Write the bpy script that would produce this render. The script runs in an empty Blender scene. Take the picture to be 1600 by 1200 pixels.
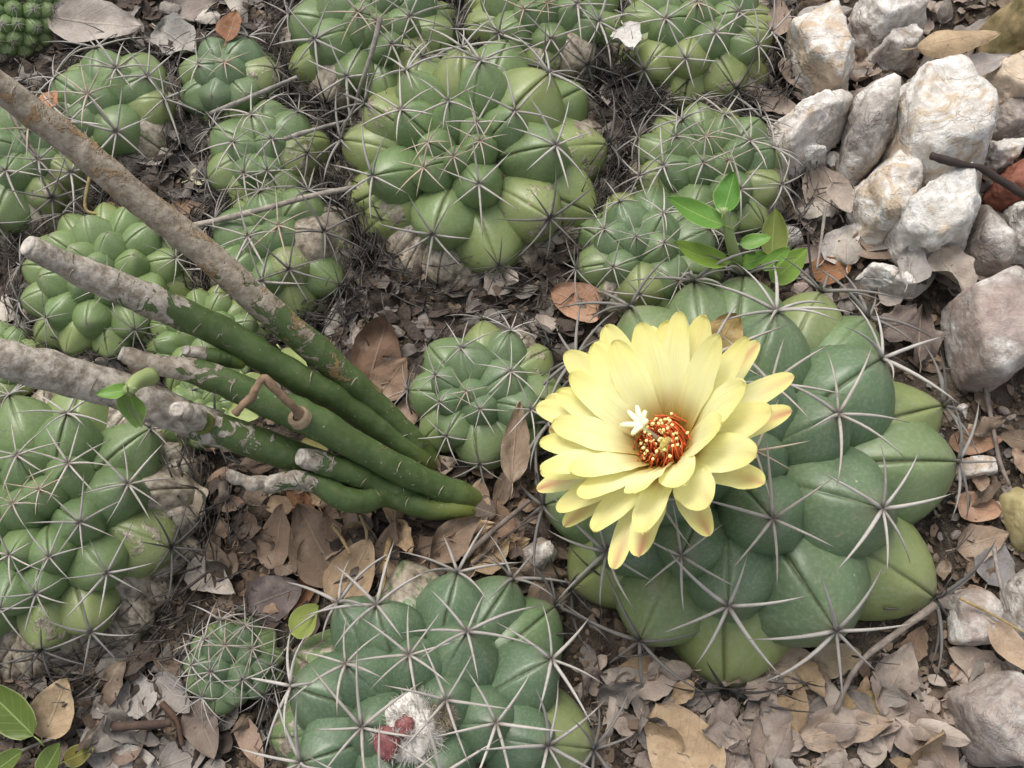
import bpy, bmesh, math, random
import numpy as np
from mathutils import Vector, Matrix, noise

# ------------------------------------------------------------------ camera, world, sun, exposure
SC = bpy.context.scene
COL = SC.collection
CM = 0.01
PITCH = math.radians(70.0)
DIST = 46.0                       # cm from the lens to the ground in the picture's centre
FPX = 800.0 / math.tan(math.radians(55.0) / 2)
CAMP = Vector((0.0, -DIST * math.cos(PITCH), DIST * math.sin(PITCH)))
cam_data = bpy.data.cameras.new('camera')
cam_data.sensor_fit = 'HORIZONTAL'
cam_data.angle = math.radians(55.0)
cam_data.clip_start = 0.005
cam_data.clip_end = 200.0
cam = bpy.data.objects.new('camera', cam_data)
COL.objects.link(cam)
cam.location = CAMP * CM
cam.rotation_euler = (math.pi / 2 - PITCH, 0, 0)
SC.camera = cam

SUN_EL, SUN_AZ = math.radians(58), math.radians(-28)      # azimuth measured from +y towards +x
world = bpy.data.worlds.new('World')
SC.world = world
world.use_nodes = True
wn, wl = world.node_tree.nodes, world.node_tree.links
sky = wn.new('ShaderNodeTexSky')
sky.sky_type = 'NISHITA'
sky.sun_disc = False
sky.sun_elevation = SUN_EL
sky.sun_rotation = SUN_AZ
sky.air_density = 1.0
sky.dust_density = 4.0
sky.ozone_density = 1.0
hs = wn.new('ShaderNodeHueSaturation')            # thin overcast: the sky's blue is washed out
hs.inputs['Saturation'].default_value = .35
wl.new(sky.outputs[0], hs.inputs['Color'])
wl.new(hs.outputs[0], wn['Background'].inputs[0])
wn['Background'].inputs[1].default_value = 0.15
sun_data = bpy.data.lights.new('sun', 'SUN')
sun_data.energy = 1.5
sun_data.angle = math.radians(30)
sun_data.color = (1.0, 0.95, 0.87)
sun = bpy.data.objects.new('sun', sun_data)
COL.objects.link(sun)
sdir = Vector((math.sin(SUN_AZ) * math.cos(SUN_EL), math.cos(SUN_AZ) * math.cos(SUN_EL), math.sin(SUN_EL)))
sun.rotation_euler = sdir.to_track_quat('Z', 'Y').to_euler()
SC.view_settings.view_transform = 'Standard'
SC.view_settings.look = 'None'
SC.view_settings.gamma = 1.0
SC.view_settings.exposure = 0.46
SC.cycles.use_denoising = True
SC.cycles.use_adaptive_sampling = True
SC.cycles.adaptive_threshold = .02
SC.cycles.max_bounces = 5
SC.cycles.diffuse_bounces = 2

# ------------------------------------------------------------------ helpers (all lengths in cm)
random.seed(7)
RNG = np.random.default_rng(7)
FWD = Vector((0, math.cos(PITCH), -math.sin(PITCH)))
UPV = Vector((0, math.sin(PITCH), math.cos(PITCH)))
Z = Vector((0, 0, 1))

def ray(px, py):
    return (FWD * FPX + Vector((1, 0, 0)) * (px - 800) + UPV * (600 - py)).normalized()

def P(px, py, z=0.0):
    """point of the world at height z seen at photograph pixel px, py"""
    d = ray(px, py)
    return CAMP + d * ((z - CAMP.z) / d.z)

def proj(p):
    v = p - CAMP
    dz = v.dot(FWD)
    return 800 + FPX * v.x / dz, 600 - FPX * v.dot(UPV) / dz

def pxcm(p):
    return FPX / (p - CAMP).dot(FWD)

def gz(x, y):
    """height of the soil"""
    a = noise.noise(Vector((x * .07, y * .07, 3.1))) * .55
    b = noise.noise(Vector((x * .25, y * .25, 9.7))) * .25
    return a + b

WM = {}
def put(o, parent, M):
    """link o with world matrix M (cm) under parent"""
    COL.objects.link(o)
    Mm = M.copy()
    Mm.translation = M.translation * CM
    for i in range(3):
        for j in range(3):
            Mm[i][j] = M[i][j]
    WM[o.name] = Mm
    if parent is not None:
        o.parent = parent
        o.matrix_parent_inverse = WM[parent.name].inverted()
    o.matrix_basis = Mm
    return o

def mesh(name, v, f, mat=None, smooth=True, attrs=None, uv=None):
    me = bpy.data.meshes.new(name)
    va = np.asarray(v, dtype=np.float64) * CM
    me.from_pydata(va.tolist(), [], [tuple(q) for q in f])
    if smooth:
        me.polygons.foreach_set('use_smooth', [True] * len(me.polygons))
    if attrs:
        for k, d in attrs.items():
            a = me.attributes.new(k, 'FLOAT', 'POINT')
            a.data.foreach_set('value', np.asarray(d, dtype=np.float32))
    if uv is not None:
        lay = me.uv_layers.new(name='UVMap')
        idx = np.zeros(len(me.loops), dtype=np.int32)
        me.loops.foreach_get('vertex_index', idx)
        lay.data.foreach_set('uv', np.asarray(uv, dtype=np.float32)[idx].ravel())
    if mat is not None:
        me.materials.append(mat)
    return me

def obj(name, me, parent=None, M=None, color=None):
    o = bpy.data.objects.new(name, me)
    if color is not None:
        o.color = tuple(color) + (1.0,) if len(color) == 3 else tuple(color)
    return put(o, parent, M if M is not None else Matrix())

def tag(o, label, cat=None, group=None, kind=None):
    if label: o['label'] = label
    if cat: o['category'] = cat
    if group: o['group'] = group
    if kind: o['kind'] = kind
    return o

def wobj(name, v, f, mat, parent=None, color=None, origin=None, **kw):
    """object from world-space vertices, origin at its base"""
    va = np.asarray(v, dtype=np.float64)
    if origin is None:
        origin = np.array([va[:, 0].mean(), va[:, 1].mean(), va[:, 2].min()])
    me = mesh(name, va - np.asarray(origin), f, mat, **kw)
    return obj(name, me, parent, Matrix.Translation(Vector(origin)), color)

def frame(zv, yref):
    zv = Vector(zv).normalized()
    y = Vector(yref) - zv * zv.dot(Vector(yref))
    if y.length < 1e-4:
        y = Vector((0, 1, 0)) - zv * zv.y
    y.normalize()
    x = y.cross(zv)
    return Matrix(((x.x, y.x, zv.x), (x.y, y.y, zv.y), (x.z, y.z, zv.z)))

def TRS(t, R3, s):
    M = (R3 @ Matrix.Diagonal(Vector(s))).to_4x4()
    M.translation = Vector(t)
    return M

def spline(pts, n):
    """Catmull-Rom through rows of numbers"""
    p = np.asarray(pts, dtype=float)
    p = np.vstack([2 * p[0] - p[1], p, 2 * p[-1] - p[-2]])
    out = []
    m = len(p) - 3
    for k in range(n):
        t = k / (n - 1) * m
        i = min(int(t), m - 1)
        u = t - i
        a, b, c, d = p[i], p[i + 1], p[i + 2], p[i + 3]
        out.append(.5 * (2 * b + (c - a) * u + (2 * a - 5 * b + 4 * c - d) * u * u + (3 * b - a - 3 * c + d) * u ** 3))
    return np.array(out)

def tube(pts, rad, sides=6, cap=True, lump=0.0, seed=0):
    """swept tube; returns verts, faces, t"""
    p = np.asarray(pts, dtype=float)
    n = len(p)
    v, f, tt = [], [], []
    ref = Vector((0.13, 0.21, 1.0))
    for i in range(n):
        d = Vector(p[min(i + 1, n - 1)] - p[max(i - 1, 0)])
        if d.length < 1e-9: d = Vector((0, 0, 1))
        d.normalize()
        a = ref - d * ref.dot(d)
        if a.length < 1e-3: a = Vector((1, 0, 0)) - d * d.x
        a.normalize()
        ref = a
        b = d.cross(a)
        for k in range(sides):
            an = 2 * math.pi * k / sides
            r = rad[i]
            q = a * math.cos(an) + b * math.sin(an)
            if lump:
                w = Vector(p[i]) + q * r
                r *= 1 + lump * noise.noise(w * 1.3 + Vector((seed, 0, 0))) + .5 * lump * noise.noise(w * 3.7 + Vector((0, seed, 0)))
            v.append(tuple(Vector(p[i]) + q * r))
            tt.append(i / (n - 1))
    for i in range(n - 1):
        for k in range(sides):
            k2 = (k + 1) % sides
            f.append((i * sides + k, i * sides + k2, (i + 1) * sides + k2, (i + 1) * sides + k))
    if cap:
        f.append(tuple(range(sides - 1, -1, -1)))
        f.append(tuple((n - 1) * sides + k for k in range(sides)))
    return v, f, tt

class Bag:
    def __init__(s): s.v, s.f, s.t = [], [], []
    def add(s, v, f, t=None):
        o = len(s.v)
        s.v += [tuple(q) for q in v]
        s.f += [tuple(i + o for i in q) for q in f]
        s.t += list(t) if t is not None else [0.0] * len(v)

# ------------------------------------------------------------------ materials
class NT:
    def __init__(s, name, rough=.6, spec=.4):
        s.m = bpy.data.materials.new(name)
        s.m.use_nodes = True
        s.t = s.m.node_tree
        s.b = s.t.nodes['Principled BSDF']
        s.b.inputs['Roughness'].default_value = rough
        s.b.inputs['Specular IOR Level'].default_value = spec
    def n(s, typ, **kw):
        q = s.t.nodes.new(typ)
        for k, v in kw.items():
            setattr(q, k, v)
        return q
    def lk(s, a, b): s.t.links.new(a, b)
    def set(s, inp, v):
        if isinstance(v, (int, float)): inp.default_value = v
        elif isinstance(v, tuple): inp.default_value = v if len(v) == len(inp.default_value) else v + (1,)
        else: s.lk(v, inp)
    def co(s, which='Object'): return s.n('ShaderNodeTexCoord').outputs[which]
    def info(s, which='Color'): return s.n('ShaderNodeObjectInfo').outputs[which]
    def attr(s, name):
        q = s.n('ShaderNodeAttribute', attribute_name=name)
        return q.outputs['Fac']
    def sep(s, v):
        q = s.n('ShaderNodeSeparateXYZ'); s.lk(v, q.inputs[0]); return q.outputs
    def off(s, v, amount=37.0):
        """shift coordinates by the object's random number so copies differ"""
        mu = s.n('ShaderNodeMath', operation='MULTIPLY'); s.lk(s.info('Random'), mu.inputs[0]); mu.inputs[1].default_value = amount
        q = s.n('ShaderNodeVectorMath', operation='ADD'); s.lk(v, q.inputs[0]); s.lk(mu.outputs[0], q.inputs[1]); return q.outputs[0]
    def noise(s, v, sc, det=4, rough=.55, out='Fac', dist=0.0):
        q = s.n('ShaderNodeTexNoise'); s.lk(v, q.inputs['Vector'])
        q.inputs['Scale'].default_value = sc; q.inputs['Detail'].default_value = det
        q.inputs['Roughness'].default_value = rough; q.inputs['Distortion'].default_value = dist
        return q.outputs[out]
    def vor(s, v, sc, out='Distance', feature='F1'):
        q = s.n('ShaderNodeTexVoronoi', feature=feature); s.lk(v, q.inputs['Vector']); q.inputs['Scale'].default_value = sc
        return q.outputs[out]
    def ma(s, op, a, b=0.0, clamp=False):
        q = s.n('ShaderNodeMath', operation=op, use_clamp=clamp); s.set(q.inputs[0], a); s.set(q.inputs[1], b); return q.outputs[0]
    def ss(s, v, a, b, lo=0.0, hi=1.0):
        q = s.n('ShaderNodeMapRange', interpolation_type='SMOOTHSTEP'); s.set(q.inputs[0], v)
        s.set(q.inputs[1], a); s.set(q.inputs[2], b); q.inputs[3].default_value = lo; q.inputs[4].default_value = hi
        return q.outputs[0]
    def mix(s, f, a, b, mode='MIX'):
        q = s.n('ShaderNodeMix', data_type='RGBA', blend_type=mode)
        s.set(q.inputs[0], f); s.set(q.inputs[6], a); s.set(q.inputs[7], b); return q.outputs[2]
    def bump(s, h, strength=.3, dist=.001):
        q = s.n('ShaderNodeBump'); q.inputs['Strength'].default_value = strength; q.inputs['Distance'].default_value = dist
        s.lk(h, q.inputs['Height']); s.lk(q.outputs[0], s.b.inputs['Normal'])
    def base(s, c): s.set(s.b.inputs['Base Color'], c)

def m_tubercle():
    # object colour: r = yellowing, g = cork, b = blue-green bloom
    s = NT('cactus_skin', .38, .5)
    c = s.off(s.co()); oc = s.sep(s.info('Color')); z = s.sep(s.co())[2]
    n1 = s.noise(c, 150, 2); n2 = s.noise(c, 1600, 1)
    g = s.mix(n1, (.088, .150, .046), (.170, .252, .088))
    blue = s.mix(n1, (.060, .108, .058), (.118, .180, .102))
    g = s.mix(oc[2], g, blue)
    yv = s.ma('MULTIPLY', oc[0], s.ss(s.ma('ADD', z, s.ma('MULTIPLY', n1, .006)), .000, .011))
    g = s.mix(yv, g, s.mix(n1, (.25, .275, .075), (.36, .35, .13)))
    n3 = s.noise(c, 260, 3, .65)
    ck = s.ma('ADD', s.ma('ADD', oc[1], s.ma('MULTIPLY', n3, 1.0)), s.ma('MULTIPLY', z, 9.0))
    ckm = s.ss(ck, 1.02, 1.12)
    cork = s.mix(s.ss(s.noise(c, 300, 4, .7), .3, .7), (.085, .06, .042), (.44, .375, .29))
    g = s.mix(ckm, g, cork)
    # pale pin-point scars and the brown dry line in the groove
    dots = s.ss(s.vor(c, 420), .10, .05)
    dots = s.ma('MULTIPLY', dots, s.ss(s.noise(c, 120, 1), .56, .62))
    g = s.mix(s.ma('MULTIPLY', dots, .5), g, (.5, .52, .36))
    g = s.mix(s.ma('MULTIPLY', s.attr('groove'), .75), g, (.075, .06, .03))
    g = s.mix(s.ss(n2, .42, .72, 0, .18), g, (.30, .36, .25))
    dust = s.noise(c, 420, 5, .75)
    g = s.mix(s.ss(dust, .54, .74, 0, .24), g, (.30, .30, .22))
    scar = s.ma('MULTIPLY', s.ss(s.noise(c, 190, 4, .7, dist=1.2), .66, .70), .65)
    g = s.mix(scar, g, (.27, .22, .15))
    g = s.mix(s.ss(z, .0085, .0100, 0, .35), g, (.23, .21, .15))
    s.base(g)
    s.bump(s.ma('ADD', s.ma('ADD', s.ma('MULTIPLY', n2, .3), s.ma('MULTIPLY', n1, 1.2)), s.ma('MULTIPLY', s.ma('MULTIPLY', ckm, n3), 2.0)), .4, .0007)
    return s.m

def m_spine():
    # object colour: r = brightness, g = straw tint
    s = NT('spine', .6, .3)
    x = s.sep(s.co('Generated'))[0]; c = s.off(s.co()); oc = s.sep(s.info('Color'))
    n = s.noise(c, 500, 3)
    col = s.mix(n, (.29, .265, .24), (.55, .515, .47))
    col = s.mix(s.ma('MULTIPLY', s.ss(x, .72, 1.0), .7), col, (.10, .08, .07))
    col = s.mix(s.ma('MULTIPLY', s.ss(x, .16, .0), .75), col, (.09, .07, .06))
    col = s.mix(oc[1], col, s.mix(n, (.36, .24, .14), (.60, .48, .33)))
    q = s.n('ShaderNodeCombineColor')
    for i in range(3): s.lk(oc[0], q.inputs[i])
    col = s.mix(1.0, col, q.outputs[0], 'MULTIPLY')
    s.base(col); s.bump(n, .3, .0004)
    return s.m

def m_plain(name, a, b, sc=300, rough=.75, bump=.4, bd=.001, spec=.25, det=5):
    s = NT(name, rough, spec)
    c = s.off(s.co()); n = s.noise(c, sc, det, .62)
    s.base(s.mix(s.ss(n, .3, .7), a, b)); s.bump(n, bump, bd)
    return s.m

def m_soil():
    s = NT('soil', .95, .15)
    c = s.co()
    n1 = s.noise(c, 9, 5); n2 = s.noise(c, 90, 6, .7); n3 = s.noise(c, 420, 4, .7)
    col = s.mix(s.ss(n1, .35, .65), (.026, .021, .017), (.068, .054, .042))
    col = s.mix(s.ss(n2, .35, .7), col, (.125, .10, .078))
    col = s.mix(s.ss(n3, .55, .75, 0, .6), col, (.34, .28, .21))
    col = s.mix(s.ss(n2, .46, .3, 0, .8), col, (.022, .016, .012))
    s.base(col)
    s.bump(s.ma('ADD', s.ma('MULTIPLY', n2, 3.0), n3), .9, .003)
    return s.m

def m_dryleaf():
    # object colour = the leaf's own colour
    s = NT('dry_leaf', .78, .2)
    uv = s.sep(s.co('UV')); c = s.off(s.co())
    n1 = s.noise(c, 90, 5, .6); n2 = s.noise(c, 500, 4, .65)
    col = s.info('Color')
    col = s.mix(s.ss(n1, .38, .72, 0, .65), col, s.mix(.5, col, (.10, .062, .038)))
    col = s.mix(s.ss(n1, .5, .28, 0, .5), col, s.mix(.55, col, (.55, .46, .36)))
    av = s.ma('ABSOLUTE', s.ma('SUBTRACT', uv[0], .5))
    # midrib and side veins
    mid = s.ss(av, .028, .010)
    ph = s.ma('SUBTRACT', s.ma('MULTIPLY', uv[1], 8.0), s.ma('MULTIPLY', av, 5.5))
    fr = s.ma('ABSOLUTE', s.ma('SUBTRACT', s.ma('FRACT', ph), .5))
    vein = s.ma('MULTIPLY', s.ss(fr, .07, .02), .5)
    vm = s.ma('MAXIMUM', mid, vein)
    col = s.mix(s.ma('MULTIPLY', vm, .38), col, s.mix(.5, col, (.55, .45, .33)))
    spots = s.ma('MULTIPLY', s.ss(s.vor(c, 240), .16, .08), s.ss(s.noise(c, 60, 1), .52, .6))
    col = s.mix(s.ma('MULTIPLY', spots, .7), col, (.05, .032, .022))
    col = s.mix(s.ss(n2, .5, .75, 0, .3), col, (.10, .075, .055))
    s.base(col)
    s.bump(s.ma('ADD', s.ma('MULTIPLY', vm, .7), s.ma('ADD', n2, s.ma('MULTIPLY', n1, 1.5))), .55, .0009)
    return s.m

def m_greenleaf():
    s = NT('green_leaf', .45, .4)
    uv = s.sep(s.co('UV')); c = s.off(s.co())
    n1 = s.noise(c, 120, 4)
    col = s.info('Color')
    col = s.mix(n1, col, s.mix(.22, col, (.30, .36, .06)))
    av = s.ma('ABSOLUTE', s.ma('SUBTRACT', uv[0], .5))
    mid = s.ss(av, .03, .008)
    fr = s.ma('ABSOLUTE', s.ma('SUBTRACT', s.ma('FRACT', s.ma('SUBTRACT', s.ma('MULTIPLY', uv[1], 7.0), s.ma('MULTIPLY', av, 4.0))), .5))
    vm = s.ma('MAXIMUM', mid, s.ma('MULTIPLY', s.ss(fr, .06, .02), .3))
    col = s.mix(s.ma('MULTIPLY', vm, .45), col, (.36, .46, .16))
    col = s.mix(s.ss(av, .44, .5, 0, .5), col, (.42, .48, .22))
    s.base(col); s.bump(s.ma('ADD', vm, n1), .3, .0006)
    return s.m

def m_rock():
    # object colour: r = grey, g = rust stain, b = pinkness
    s = NT('limestone', .88, .2)
    c = s.off(s.co()); oc = s.sep(s.info('Color'))
    n1 = s.noise(c, 38, 6, .62, dist=.6); n2 = s.noise(c, 170, 6, .7); n3 = s.noise(c, 60, 5, .6, dist=1.5)
    white = s.mix(s.ss(n2, .35, .68), (.50, .465, .415), (.80, .775, .73))
    grey = s.mix(s.ss(n2, .3, .7), (.20, .175, .155), (.42, .385, .35))
    m = s.ss(s.ma('ADD', n1, s.ma('MULTIPLY', s.ma('SUBTRACT', oc[0], .5), .55)), .42, .62)
    col = s.mix(m, white, grey)
    rust = s.mix(n2, (.40, .28, .17), (.58, .47, .33))
    col = s.mix(s.ma('MULTIPLY', s.ss(s.ma('ADD', n3, s.ma('MULTIPLY', oc[1], .3)), .60, .74), .8), col, rust)
    col = s.mix(s.ma('MULTIPLY', oc[2], s.ss(n1, .35, .6)), col, (.42, .29, .24))
    crack = s.ma('MULTIPLY', s.ss(s.ma('ABSOLUTE', s.ma('SUBTRACT', s.noise(c, 30, 4, .6, dist=.8), .5)), .012, .0), s.ss(oc[2], .45, .2))
    col = s.mix(s.ma('MULTIPLY', crack, .22), col, (.15, .12, .10))
    s.base(col)
    s.bump(s.ma('SUBTRACT', s.ma('ADD', s.ma('MULTIPLY', n2, 1.2), n3), s.ma('MULTIPLY', crack, .3)), .75, .0022)
    return s.m

def m_stem():
    # object colour: r = where the bark begins, g = rust lichen; attribute t runs from root to tip
    s = NT('jointed_stem', .5, .35)
    c = s.off(s.co()); oc = s.sep(s.info('Color')); t = s.attr('t')
    n1 = s.noise(c, 70, 4); n2 = s.noise(c, 260, 5, .65); n3 = s.noise(c, 110, 5, .7, dist=1.0)
    g = s.mix(n1, (.036, .068, .020), (.098, .145, .046))
    g = s.mix(s.ma('MULTIPLY', s.ss(t, .20, .0), .75), g, (.22, .24, .045))
    fl = s.ma('MULTIPLY', s.ss(s.vor(c, 330), .16, .09), s.ss(s.noise(c, 90, 1), .50, .58))
    g = s.mix(s.ss(n2, .45, .72, 0, .45), g, (.15, .17, .085))
    g = s.mix(s.ma('MULTIPLY', fl, .6), g, (.42, .42, .33))
    sc = s.ss(n3, .70, .73)
    g = s.mix(s.ma('MULTIPLY', sc, .8), g, (.40, .37, .31))
    bark = s.mix(s.ss(n2, .32, .7), (.20, .165, .125), (.50, .45, .385))
    bark = s.mix(s.ma('MULTIPLY', oc[1], .75), bark, s.mix(n2, (.15, .115, .07), (.36, .28, .19)))
    bm = s.ss(s.ma('ADD', t, s.ma('MULTIPLY', s.ma('SUBTRACT', n3, .5), .75)), s.ma('SUBTRACT', oc[0], .012), s.ma('ADD', oc[0], .012))
    col = s.mix(bm, g, bark)
    om = s.ma('MULTIPLY', s.ss(s.ma('ADD', s.noise(c, 88, 5, .75, dist=.5), s.ma('MULTIPLY', oc[1], .22)), .68, .75), s.ss(oc[1], 0.0, .3))
    om = s.ma('MULTIPLY', om, s.ss(t, .16, .3))
    col = s.mix(s.ma('MULTIPLY', om, .8), col, s.mix(n2, (.22, .125, .055), (.40, .26, .13)))
    s.base(col)
    s.bump(s.ma('ADD', s.ma('MULTIPLY', s.ma('ADD', bm, om), .9), s.ma('MULTIPLY', n2, s.ma('ADD', bm, .55))), .7, .001)
    rr = s.ss(bm, 0, 1, .45, .85); s.lk(rr, s.b.inputs['Roughness'])
    return s.m

def m_petal():
    # object colour: r = pink stripe
    s = NT('petal', .6, .2)
    uv = s.sep(s.co('UV')); c = s.off(s.co()); oc = s.sep(s.info('Color'))
    n = s.noise(c, 140, 3)
    col = s.mix(n, (.94, .91, .46), (.95, .93, .62))
    col = s.mix(s.ss(uv[1], .50, .14), col, (.52, .34, .07))
    col = s.mix(s.ss(uv[1], .6, 1.0, 0, .55), col, (.88, .78, .18))
    av = s.ma('ABSOLUTE', s.ma('SUBTRACT', uv[0], .5))
    st = s.ma('MULTIPLY', s.ss(s.ma('ADD', av, s.ma('MULTIPLY', n, .10)), .42, .02), s.ss(uv[1], .5, 1.0))
    st = s.ma('MULTIPLY', st, oc[0])
    col = s.mix(st, col, (.66, .30, .20))
    line = s.noise(s.co('UV'), 1, 1)
    ph = s.ma('SINE', s.ma('MULTIPLY', uv[0], 70.0))
    vn = s.n('ShaderNodeCombineXYZ'); s.lk(s.ma('MULTIPLY', uv[0], 26.0), vn.inputs[0]); s.lk(s.ma('MULTIPLY', uv[1], 1.6), vn.inputs[1])
    streak = s.noise(s.off(vn.outputs[0]), 1.0, 3, .6)
    col = s.mix(s.ss(streak, .45, .75, 0, .30), col, (.80, .70, .16))
    s.base(col)
    s.bump(s.ma('ADD', s.ma('MULTIPLY', streak, 1.5), n), .25, .0006)
    tr = s.n('ShaderNodeBsdfTranslucent'); s.lk(col, tr.inputs[0])
    mx = s.n('ShaderNodeMixShader'); mx.inputs[0].default_value = .42
    out = s.t.nodes['Material Output']
    s.lk(s.b.outputs[0], mx.inputs[1]); s.lk(tr.outputs[0], mx.inputs[2]); s.lk(mx.outputs[0], out.inputs[0])
    return s.m

def m_flat(name, c, rough=.6):
    s = NT(name, rough, .25)
    n = s.noise(s.off(s.co()), 600, 3)
    s.base(s.mix(n, tuple(x * .8 for x in c), tuple(min(1, x * 1.15) for x in c)))
    return s.m

def m_stick():
    s = NT('dead_wood', .85, .2)
    c = s.off(s.co()); n = s.noise(c, 160, 5, .65); col = s.info('Color')
    s.base(s.mix(s.ss(n, .35, .7), s.mix(.55, col, (.04, .03, .025)), col)); s.bump(n, .6, .001)
    return s.m

def m_tinted(name, sc=300, rough=.85):
    s = NT(name, rough, .2)
    at = s.attr('tone'); n = s.noise(s.co(), sc, 4)
    col = s.mix(at, (.055, .036, .024), (.33, .255, .185))
    s.base(s.mix(s.ss(n, .3, .7, 0, .5), col, (.09, .07, .05))); s.bump(n, .5, .0008)
    return s.m

M_TUB, M_SPINE, M_SOIL, M_LEAF, M_GREEN = m_tubercle(), m_spine(), m_soil(), m_dryleaf(), m_greenleaf()
M_ROCK, M_STEM, M_PETAL, M_STICK = m_rock(), m_stem(), m_petal(), m_stick()
M_CORE = m_plain('cork_body', (.035, .025, .017), (.16, .115, .075), 160, .92, .9, .002)
M_DEAD = m_plain('dead_spine', (.022, .018, .016), (.12, .105, .095), 250, .75, .3)
M_WOOL = m_plain('wool', (.50, .46, .40), (.74, .71, .66), 400, .95, .5)
M_TANWOOL = m_plain('tan_wool', (.28, .21, .14), (.48, .39, .28), 400, .95, .5)
M_FRUIT = m_plain('red_fruit', (.12, .036, .038), (.25, .095, .09), 500, .4, .3)
M_FIL = m_flat('filament', (.62, .13, .04)); M_ANTH = m_flat('anther', (.90, .80, .36)); M_STIG = m_flat('stigma', (.88, .85, .58))
M_CRUMB = m_tinted('litter')

# ------------------------------------------------------------------ ground
def axis_coords(lo, hi, step, far):
    a = list(np.arange(lo, hi + step * .5, step))
    s = step
    while a[-1] < far: s *= 1.5; a.append(a[-1] + s)
    s = step
    while a[0] > -far: s *= 1.5; a.insert(0, a[0] - s)
    return a
gxs, gys = axis_coords(-42, 42, .6, 1200), axis_coords(-30, 42, .6, 1200)
gv, gf = [], []
for yy in gys:
    for xx in gxs:
        fine = noise.noise(Vector((xx * 1.1, yy * 1.1, 1.3))) * .13 if abs(xx) < 50 and abs(yy) < 50 else 0
        gv.append((xx, yy, gz(xx, yy) + fine))
nx = len(gxs)
for j in range(len(gys) - 1):
    for i in range(nx - 1):
        gf.append((j * nx + i, j * nx + i + 1, (j + 1) * nx + i + 1, (j + 1) * nx + i))
tag(wobj('ground', gv, gf, M_SOIL, origin=(0, 0, 0)), 'dark brown crumbly soil under the leaf litter', kind='structure')

# ------------------------------------------------------------------ cactus kit
def tubercle_mesh(seed):
    rr = random.Random(seed)
    d = [0, .022, .05, .10, .21, .33, .5, .75, 1.05, 1.4, 1.8, 2.2, 2.65]
    ang = sorted([math.pi / 2 + q for q in d] + [math.pi / 2 - q for q in d[1:]] + [math.pi * 1.5])
    zs = [-.55, -.3, -.08, .12, .30, .46, .60, .72, .82, .90, .96, .99]
    e1, e2 = rr.uniform(1.9, 2.3), rr.uniform(1.32, 1.58)
    ph = rr.uniform(0, 9); gs = (1, .55, .9, .25, 1, .4, .8, .15)[seed % 8]
    v, f, g = [], [], []
    n = len(ang)
    for z in zs:
        r0 = (1 - max(z, 0) ** e1) ** (1 / e2) if z > 0 else 1 - .16 * z * z
        for a in ang:
            dd = abs((a - math.pi / 2 + math.pi) % (2 * math.pi) - math.pi)
            r = r0 * (1 + .055 * math.cos(4 * a) + .11 * noise.noise(Vector((math.cos(a) * 1.1 + ph, math.sin(a) * 1.1, z))))
            on = min(1, max(0, (z + .1) / .25))
            wide = .055 * gs * math.exp(-(dd / .38) ** 2) * on
            nar = .08 * gs * math.exp(-(dd / .035) ** 2) * on
            r *= 1 - wide * .9
            r -= nar * min(1, r * 2)
            zz = z - .03 * math.exp(-(dd / .1) ** 2) * (z > .6)
            v.append((r * math.cos(a), r * math.sin(a), zz))
            g.append(gs * math.exp(-(dd / .03) ** 2) * on)
    for i in range(len(zs) - 1):
        for k in range(n):
            k2 = (k + 1) % n
            f.append((i * n + k, i * n + k2, (i + 1) * n + k2, (i + 1) * n + k))
    v.append((0, 0, .985)); g.append(.6)
    b = (len(zs) - 1) * n
    for k in range(n):
        f.append((b + k, b + (k + 1) % n, len(v) - 1))
    return mesh('tubercle', v, f, M_TUB, attrs={'groove': g})

def spine_mesh(a, b, side, name='spine', sides=5, thick=.0235):
    n = 8
    pts = [(s, side * s * s, a * s - b * s * s) for s in [i / (n - 1) for i in range(n)]]
    rad = [thick * (1 - .08 * i / (n - 1)) * (1 - (i / (n - 1)) ** 2.2) + .0025 for i in range(n)]
    v, f, t = tube(pts, rad, sides)
    return mesh(name, v, f, M_SPINE)

TUBM = [tubercle_mesh(k) for k in range(8)]
SPM = [spine_mesh(*q) for q in ((.34, .24, .04), (.42, .36, -.05), (.28, .20, .07), (.46, .30, 0), (.24, .26, -.07), (.52, .30, .03))]

def cluster_mesh(seed, nsp, thick=.019):
    rr = random.Random(seed)
    bag = Bag()
    for k in range(nsp):
        a, b, sd = rr.uniform(.2, .5), rr.uniform(.12, .34), rr.uniform(-.08, .08)
        L = rr.uniform(.75, 1.15); an = 2 * math.pi * (k + rr.uniform(-.25, .25)) / nsp
        pts = []
        for i in range(6):
            s = i / 5
            x, y, zz = s * L, sd * s * s, (a * s - b * s * s) * L
            pts.append((x * math.cos(an) - y * math.sin(an), x * math.sin(an) + y * math.cos(an), zz))
        bag.add(*tube(pts, [thick * (1 - (i / 5) ** 2) + .002 for i in range(6)], 4))
    return mesh('spine_cluster', bag.v, bag.f, M_CLUST)

def m_cluster():
    s = NT('spine_old', .6, .3)
    c = s.off(s.co()); oc = s.sep(s.info('Color')); n = s.noise(c, 260, 3)
    col = s.mix(n, (.18, .16, .145), (.50, .47, .43))
    col = s.mix(oc[1], col, s.mix(n, (.34, .19, .09), (.58, .43, .26)))
    q = s.n('ShaderNodeCombineColor')
    for i in range(3): s.lk(oc[0], q.inputs[i])
    s.base(s.mix(1.0, col, q.outputs[0], 'MULTIPLY'))
    return s.m
M_CLUST = m_cluster()
CLM = [cluster_mesh(k, 6 + k % 4) for k in range(8)]
FINECL = [cluster_mesh(50 + k, 9, .03) for k in range(4)]

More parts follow.
